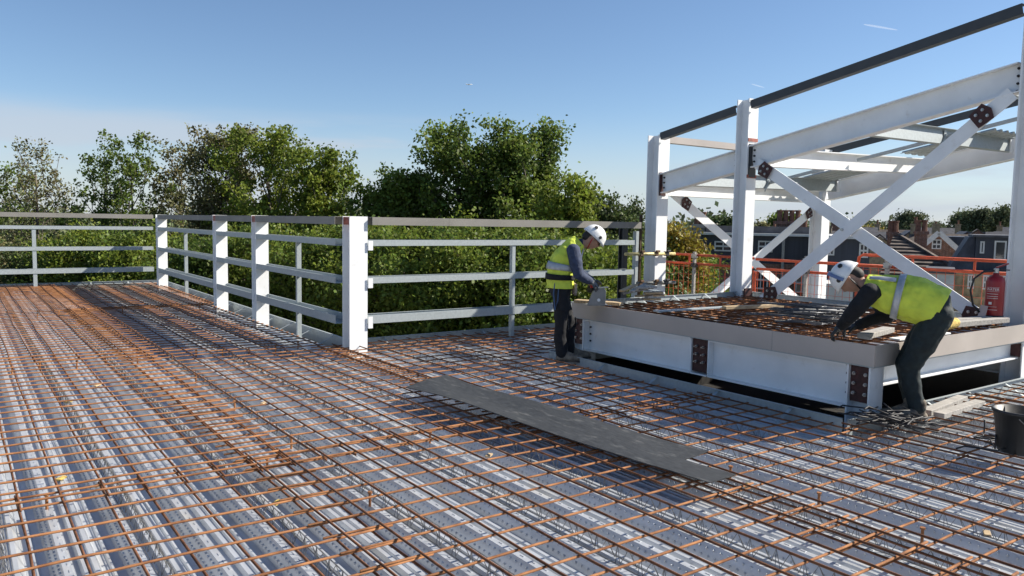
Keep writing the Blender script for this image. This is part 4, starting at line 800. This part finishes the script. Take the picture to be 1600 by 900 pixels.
# far hedge line / wood closing the horizon
C = []
for i in range(1500):
    px = rng.uniform(-250, 1700); Zt = rng.uniform(230, 330); x, y = at(px, Zt); C.append((x, y, GZ+rng.uniform(0, 1)*(11.5+1.5*math.sin(px/40)+1.2*math.sin(px/17))))
wd = thing('far_wood', 'hazy far line of trees along the horizon', 'wood', (100, 200, GZ)); del wd['category']; wd['kind'] = 'stuff'
o = leafmesh('foliage', leafcloud(np.array(C), 14, 2.2, 2.4), 'leaf_far', wd); o['kind'] = 'stuff'
# ------------------------------------------------------------------ houses
RV = Vector((A2.x, A2.y, 0)).normalized(); DV = Vector((-BK.x, -BK.y, 0)).normalized()
class Loc:
    def __init__(s, px, Z, yaw=0.):
        x, y = at(px, Z); s.o = Vector((x, y, 0)); yaw -= math.atan((px-800)/F_PX); c, n_ = math.cos(yaw), math.sin(yaw); s.r = RV*c+DV*n_; s.d = DV*c-RV*n_
    def __call__(s, a, b, z): return s.o+s.r*a+s.d*b+Vector((0, 0, z))
def lbox(mb, L, a0, a1, b0, b1, z0, z1):
    V = [L(a, b, z) for z in (z0, z1) for a, b in ((a0, b0), (a1, b0), (a1, b1), (a0, b1))]
    return mb.add(V, [(0, 3, 2, 1), (4, 5, 6, 7), (0, 1, 5, 4), (1, 2, 6, 5), (2, 3, 7, 6), (3, 0, 4, 7)])
def window(L, t, a0, a1, z0, z1, b, frame='render_white', bars=True):
    f = .05; mb = MB()
    lbox(mb, L, a0, a1, b-.05, b-.001, z0, z0+f); lbox(mb, L, a0, a1, b-.05, b-.001, z1-f, z1); lbox(mb, L, a0, a0+f, b-.05, b-.001, z0+f, z1-f); lbox(mb, L, a1-f, a1, b-.05, b-.001, z0+f, z1-f)
    if bars: zm = (z0+z1)/2; lbox(mb, L, a0+f, a1-f, b-.045, b-.001, zm-.03, zm+.03); am = (a0+a1)/2; lbox(mb, L, am-.02, am+.02, b-.04, b-.001, z0+f, zm-.03); lbox(mb, L, am-.02, am+.02, b-.04, b-.001, zm+.03, z1-f)
    w_ = mb.build('window', frame, t); lbox(MB(), L, a0+.02, a1-.02, b-.02, b-.0005, z0+.02, z1-.02).build('pane', 'glass', w_)
def chimney(L, t, a, b, z0, z1, w_=.9, d=.5, m='brick', pots=3):
    mb = MB(); lbox(mb, L, a-w_/2, a+w_/2, b-d/2, b+d/2, z0, z1); lbox(mb, L, a-w_/2-.06, a+w_/2+.06, b-d/2-.06, b+d/2+.06, z1+.001, z1+.14); c_ = mb.build('chimney', m, t)
    for i in range(pots): MB().lathe(L(a+(i-(pots-1)/2)*w_/max(pots, 1), b, z1+.141), [(.12, 0), (.10, .4), (.13, .42), (.13, .48)], 8).build('pot', 'pot', c_)
def gableroof(L, t, a0, a1, b0, b1, ze, zr, m, axis='a', over=.25):
    # ridge along axis; overhanging slabs
    mb = MB(); th = .12
    if axis == 'a':
        bm = (b0+b1)/2
        for s_, be in ((1, b0-over), (-1, b1+over)):
            V = [L(a0-over, be, ze-.1), L(a1+over, be, ze-.1), L(a1+over, bm, zr), L(a0-over, bm, zr)]; mb.add(V+[v+Vector((0, 0, th)) for v in V], [(0, 1, 2, 3), (7, 6, 5, 4), (0, 4, 5, 1), (1, 5, 6, 2), (2, 6, 7, 3), (3, 7, 4, 0)])
    else:
        am = (a0+a1)/2
        for ae in (a0-over, a1+over):
            V = [L(ae, b0-over, ze-.1), L(ae, b1+over, ze-.1), L(am, b1+over, zr), L(am, b0-over, zr)]; mb.add(V+[v+Vector((0, 0, th)) for v in V], [(0, 1, 2, 3), (7, 6, 5, 4), (0, 4, 5, 1), (1, 5, 6, 2), (2, 6, 7, 3), (3, 7, 4, 0)])
    return mb.build('roof', m, t)
def gablewall(mb, L, a0, a1, b, z, zr, th=.3):
    am = (a0+a1)/2; V = [L(a0, b, z), L(a1, b, z), L(am, b, zr), L(a0, b+th, z), L(a1, b+th, z), L(am, b+th, zr)]
    mb.add(V, [(0, 1, 2), (5, 4, 3), (0, 3, 4, 1), (1, 4, 5, 2), (2, 5, 3, 0)])
def zz(px, py, Z): return zat(px, py, Z)
def pa(px, px0, Z): return (px-px0)/F_PX*Z
# brick house with navy mansard seen between the columns
Zh = 29.; L = Loc(1170, Zh); t = thing('brick_house', 'brick house with navy clad attic storey behind the orange mesh', 'house', tuple(L(0, 0, GZ)))
A = lambda px: pa(px, 1170, Zh); zb = zz(1170, 411, Zh); ztp = zz(1170, 368, Zh)
lbox(MB(), L, A(1040), A(1280), 0, 8, GZ, zb).build('wall', 'brick', t); lbox(MB(), L, A(1094), A(1282), .25, 7, zb+.001, ztp).build('attic_wall', 'clad_navy', t)
r_ = lbox(MB(), L, A(1092), A(1284), .0, 7.2, ztp+.001, ztp+.09).build('roof', 'render_white', t); lbox(MB(), L, A(1100), A(1275), .6, 6.5, ztp+.091, ztp+.35).build('roof_light', 'slate', r_)
window(L, t, A(1103), A(1124), zz(1110, 449, Zh), zz(1110, 420, Zh), 0); window(L, t, A(1176), A(1198), zz(1190, 451, Zh), zz(1190, 422, Zh), 0); window(L, t, A(1238), A(1258), zz(1240, 455, Zh), zz(1240, 425, Zh), 0)
window(L, t, A(1115), A(1142), zz(1120, 393, Zh), zz(1120, 377, Zh), .25); window(L, t, A(1181), A(1203), zz(1190, 394, Zh), zz(1190, 376, Zh), .25); lbox(MB(), L, A(1216), A(1220), -.12, -.01, GZ, ztp).build('drain_pipe', 'timber_grey', t)
V = [L(A(1048), -.2, zb), L(A(1092), -.2, zb), L(A(1092), 3, zb+1.0), L(A(1060), 3, zb+1.0)]; MB().add(V+[v+Vector((0, 0, .12)) for v in V], [(0, 1, 2, 3), (7, 6, 5, 4), (0, 4, 5, 1), (1, 5, 6, 2), (2, 6, 7, 3), (3, 7, 4, 0)]).build('lean_to_roof', 'slate', t)
chimney(L, t, A(1089), 1.2, zb, zz(1090, 356, Zh), .45, .8, 'concrete', 2); chimney(L, t, A(1235), 6, ztp, zz(1240, 350, Zh), 1.0, .5, 'brick', 4)
# navy gabled house behind the brace
Zh = 27.; L = Loc(1315, Zh); t = thing('navy_house', 'dark navy clad house framed by the front brace crossing', 'house', tuple(L(0, 0, GZ))); A = lambda px: pa(px, 1315, Zh)
zt = zz(1315, 373, Zh); lbox(MB(), L, A(1285), A(1352), 0, 7, GZ, zt).build('wall', 'clad_navy', t); lbox(MB(), L, A(1280), A(1357), -.25, 7.2, zt+.001, zt+.1).build('roof', 'render_white', t)
window(L, t, A(1290), A(1302), zz(1296, 399, Zh), zz(1296, 380, Zh), 0); window(L, t, A(1337), A(1350), zz(1340, 402, Zh), zz(1340, 380, Zh), 0); lbox(MB(), L, A(1283), A(1330), -2.6, -.02, GZ, zz(1300, 436, Zh)).build('extension', 'render_white', t)
# tiled roof house
Zh = 31.; L = Loc(1430, Zh, 0); t = thing('tiled_house', 'house with a brown tiled roof and brick chimney below the skyline trees', 'house', tuple(L(0, 0, GZ))); A = lambda px: pa(px, 1430, Zh)
ze = zz(1430, 432, Zh); zr = zz(1410, 372, Zh); lbox(MB(), L, A(1385), A(1492), 0, 6, GZ, ze).build('wall', 'render_white', t)
# hipped roof as separate tile courses
rf = None
for k in range(11):
    u0, u1 = k/11, (k+1.12)/11; mb = MB(); a0 = A(1380)+(A(1392)-A(1380))*u0; a1 = A(1500)+(A(1400)-A(1500))*u0; c0 = A(1380)+(A(1392)-A(1380))*u1; c1 = A(1500)+(A(1400)-A(1500))*u1
    V = [L(a0, -.4+3.4*u0, ze+(zr-ze)*u0), L(a1, -.4+3.4*u0, ze+(zr-ze)*u0), L(c1, -.4+3.4*u1, ze+(zr-ze)*u1), L(c0, -.4+3.4*u1, ze+(zr-ze)*u1)]
    mb.add([v+Vector((0, 0, .05)) for v in V[:2]]+V[2:]+[v+Vector((0, 0, .12)) for v in V[:2]]+[v+Vector((0, 0, .04)) for v in V[2:]], [(0, 1, 2, 3), (7, 6, 5, 4), (0, 4, 5, 1), (1, 5, 6, 2), (2, 6, 7, 3), (3, 7, 4, 0)])
    if rf is None: rf = mb.build('roof', 'tile_brown', t)
    else: mb.build('tile_course', 'tile_brown', rf)
MB().bar(L(A(1500), -.42, ze+.1), L(A(1400), 3.0, zr+.12), Z3, .14, .10).build('hip_ridge', 'tile_brown', t)
chimney(L, t, A(1434), 3.4, ze, zz(1434, 367, Zh), .5, .5, 'brick', 2); chimney(L, t, A(1391), 3.3, ze, zz(1391, 368, Zh), .4, .5, 'brick', 2)
# brick gable with white bargeboards
Zh = 38.; L = Loc(1462, Zh, 0); t = thing('gabled_brick_house', 'brick gable with white bargeboards and a small white window', 'house', tuple(L(0, 0, GZ))); A = lambda px: pa(px, 1462, Zh)
ze = zz(1500, 404, Zh); zr = zz(1462, 367, Zh); lbox(MB(), L, A(1420), A(1504), 0, 8, GZ, ze).build('wall', 'brick', t); mb = MB(); gablewall(mb, L, A(1420), A(1504), 0, ze+.001, zr-.02); mb.build('gable', 'brick', t)
gableroof(L, t, A(1420), A(1504), .05, 8, ze, zr, 'slate', 'b', .05)
for ae in (A(1419), A(1507)): MB().bar(L(ae, -.1, ze-.08), L(A(1462), -.1, zr+.12), Z3, .08, .24).build('bargeboard', 'render_white', t)
window(L, t, A(1453), A(1466), zz(1460, 389, Zh), zz(1460, 374, Zh), 0)
lbox(MB(), L, A(1466), A(1500), 1.5, 7, ze, zz(1480, 370, Zh)).build('rear_dormer', 'clad_navy', t)
# dark clad dormer house on the right
Zh = 27.; L = Loc(1548, Zh, .05); t = thing('dormer_house', 'dark clad box dormer house by the right column', 'house', tuple(L(0, 0, GZ))); A = lambda px: pa(px, 1548, Zh)
zt = zz(1550, 371, Zh); zb = zz(1550, 423, Zh); lbox(MB(), L, A(1524), A(1625), 0, 6, zb+.001, zt).build('dormer_wall', 'clad_navy', t); lbox(MB(), L, A(1520), A(1628), -.15, 6.2, zt+.001, zt+.08).build('roof', 'slate', t)
lbox(MB(), L, A(1490), A(1630), -.8, 7, GZ, zb).build('wall', 'brick_yellow', t)
V = [L(A(1488), .0, zb), L(A(1523.5), .0, zb), L(A(1523.5), .4, zt), L(A(1515), .4, zt)]; MB().add(V+[v+L.d*5 for v in V], [(0, 1, 2, 3), (7, 6, 5, 4), (0, 4, 5, 1), (1, 5, 6, 2), (2, 6, 7, 3), (3, 7, 4, 0)]).build('party_wall', 'slate', t)
window(L, t, A(1530), A(1536), zz(1533, 396, Zh), zz(1533, 377, Zh), 0, bars=False); window(L, t, A(1549), A(1565), zz(1556, 406, Zh), zz(1556, 376, Zh), 0, bars=False)
for px in (1515, 1535, 1560): window(L, t, A(px), A(px+9), zz(1530, 450, Zh), zz(1530, 428, Zh), -.8)
# low white house and small gables between
Zh = 24.; L = Loc(1468, Zh); t = thing('white_house', 'low white rendered house wall behind the bending worker', 'house', tuple(L(0, 0, GZ))); A = lambda px: pa(px, 1468, Zh)
lbox(MB(), L, A(1448), A(1487), 0, 3, GZ, zz(1468, 427, Zh)).build('wall', 'render_white', t); lbox(MB(), L, A(1446), A(1489), -.1, 3.1, zz(1468, 427, Zh)+.001, zz(1468, 423, Zh)).build('roof', 'slate', t); window(L, t, A(1452), A(1462), zz(1455, 455, Zh), zz(1455, 434, Zh), 0)
for k, (px, pyr, pye, lab) in enumerate(((1237, 361, 376, 'pale rendered gable, the higher of two stacked between the braces'), (1238, 377, 394, 'pale rendered gable, the lower of two stacked between the braces'))):
    Zh = 52.-12*k; L = Loc(px, Zh); t = thing('gabled_house', lab, 'house', tuple(L(0, 0, GZ))); hw = 14/F_PX*Zh; ze = zz(px, pye-4, Zh); zr = zz(px, pyr, Zh)
    lbox(MB(), L, -hw, hw, 0, 7, GZ, ze).build('wall', 'render_white', t); mb = MB(); gablewall(mb, L, -hw, hw, 0, ze+.001, zr); mb.build('gable', 'render_white', t); gableroof(L, t, -hw, hw, .05, 7, ze, zr+.05, 'slate', 'b', .2); chimney(L, t, hw*.7, 3, ze, zr+.5, .7, .5, 'brick', 2)
# rows of far rooftops with chimneys
FR = random.Random(3); kk = 0
for row, (Zr, py0, pxs) in enumerate(((52, 368, range(1370, 1720, 118)), (70, 362, range(1330, 1720, 88)), (95, 358, range(1330, 1700, 64)), (62, 367, range(1060, 1320, 100)), (85, 361, range(1050, 1320, 72)))):
    for px in pxs:
        L = Loc(px, Zr+FR.uniform(-2, 2), FR.uniform(-.1, .1)); hw = 5.2/2; zr = zz(px, py0+FR.uniform(-2, 3), Zr); ze = zr-2.0
        t = thing('terrace_house', 'far slate roofed house, %s row %s, %s from left' % (('first', 'second', 'third', 'first', 'second')[row], 'right of the brace' if row < 3 else 'between the columns', ORD[list(pxs).index(px)]), 'house', tuple(L(0, 0, GZ)), 'far terrace houses')
        m = FR.choice(('brick', 'brick', 'render_white', 'brick_yellow')); lbox(MB(), L, -hw, hw, 0, 7, GZ, ze).build('wall', m, t)
        ax = FR.choice('aab'); rm = FR.choice(('slate', 'slate', 'tile_brown'))
        mb = MB()
        if ax == 'b': gablewall(mb, L, -hw, hw, 0, ze+.001, zr-.05); mb.build('gable', m, t)
        gableroof(L, t, -hw, hw, 0, 7, ze, zr, rm, ax, .1)
        if FR.random() < .5: lbox(MB(), L, -hw*.7, hw*.5, 1.2, 5, ze, zr-.25).build('dormer', 'clad_navy', t)
        chimney(L, t, hw*FR.choice((-.9, .9)), FR.uniform(2, 4.5), ze, zr+FR.uniform(.3, .7), .6, .4, FR.choice(('brick', 'brick', 'brick_yellow')), FR.choice((0, 1, 2)))
# ------------------------------------------------------------------ aeroplane and contrails
Zp = 4200.; po = Vector((0, 0, H))+A2*((733-800)/F_PX*Zp)+UP*((450-132)/F_PX*Zp)-BK*Zp
ap = thing('aeroplane', 'tiny airliner high in the blue sky', 'aeroplane', tuple(po)); fd = (RV*.9+DV*.35+Vector((0, 0, .08))).normalized(); sd = Vector((-fd.y, fd.x, 0)).normalized()
MB().tube([po-fd*17, po-fd*14, po-fd*6, po+fd*13, po+fd*17, po+fd*19], [.3, 1.2, 2.0, 2.0, 1.3, .2], 10).build('fuselage', 'white_steel', ap, smooth=True)
for s_ in (1, -1):
    MB().prism([(3, 0), (-3, 0), (-8, 17), (-6, 17)], po, fd, sd*s_, Z3, .6).build('wing', 'tool_grey', ap); MB().prism([(-13, 0), (-16, 0), (-18, 6), (-16.5, 6)], po, fd, sd*s_, Z3, .4).build('tailplane', 'tool_grey', ap); MB().tube([po+sd*s_*6+fd*2-Vector((0, 0, 1.4)), po+sd*s_*6-fd*2.5-Vector((0, 0, 1.4))], 1., 8).build('engine', 'tool_grey', ap)
MB().prism([(-12, 0), (-16, 0), (-19, 6), (-17, 6)], po, fd, Z3, sd, .4).build('fin', 'white_steel', ap)
for (xa, ya, xb, yb, r0, lab) in ((1350, 38, 1402, 47, 16, 'short white contrail near the top right above the dark rail'), (1174, 131, 1194, 137, 9, 'tiny faint contrail above the second column')):
    Zc = 9000.; P_ = [Vector((0, 0, H))+A2*((xa+(xb-xa)*k/6-800)/F_PX*Zc)+UP*((450-ya-(yb-ya)*k/6)/F_PX*Zc)-BK*Zc for k in range(7)]
    o = solo(MB().tube(P_, [r0*.3, r0*.6, r0*.7, r0*.7, r0*.6, r0*.5, r0*.2], 8), 'contrail', 'contrail', lab, 'contrail', smooth=True)
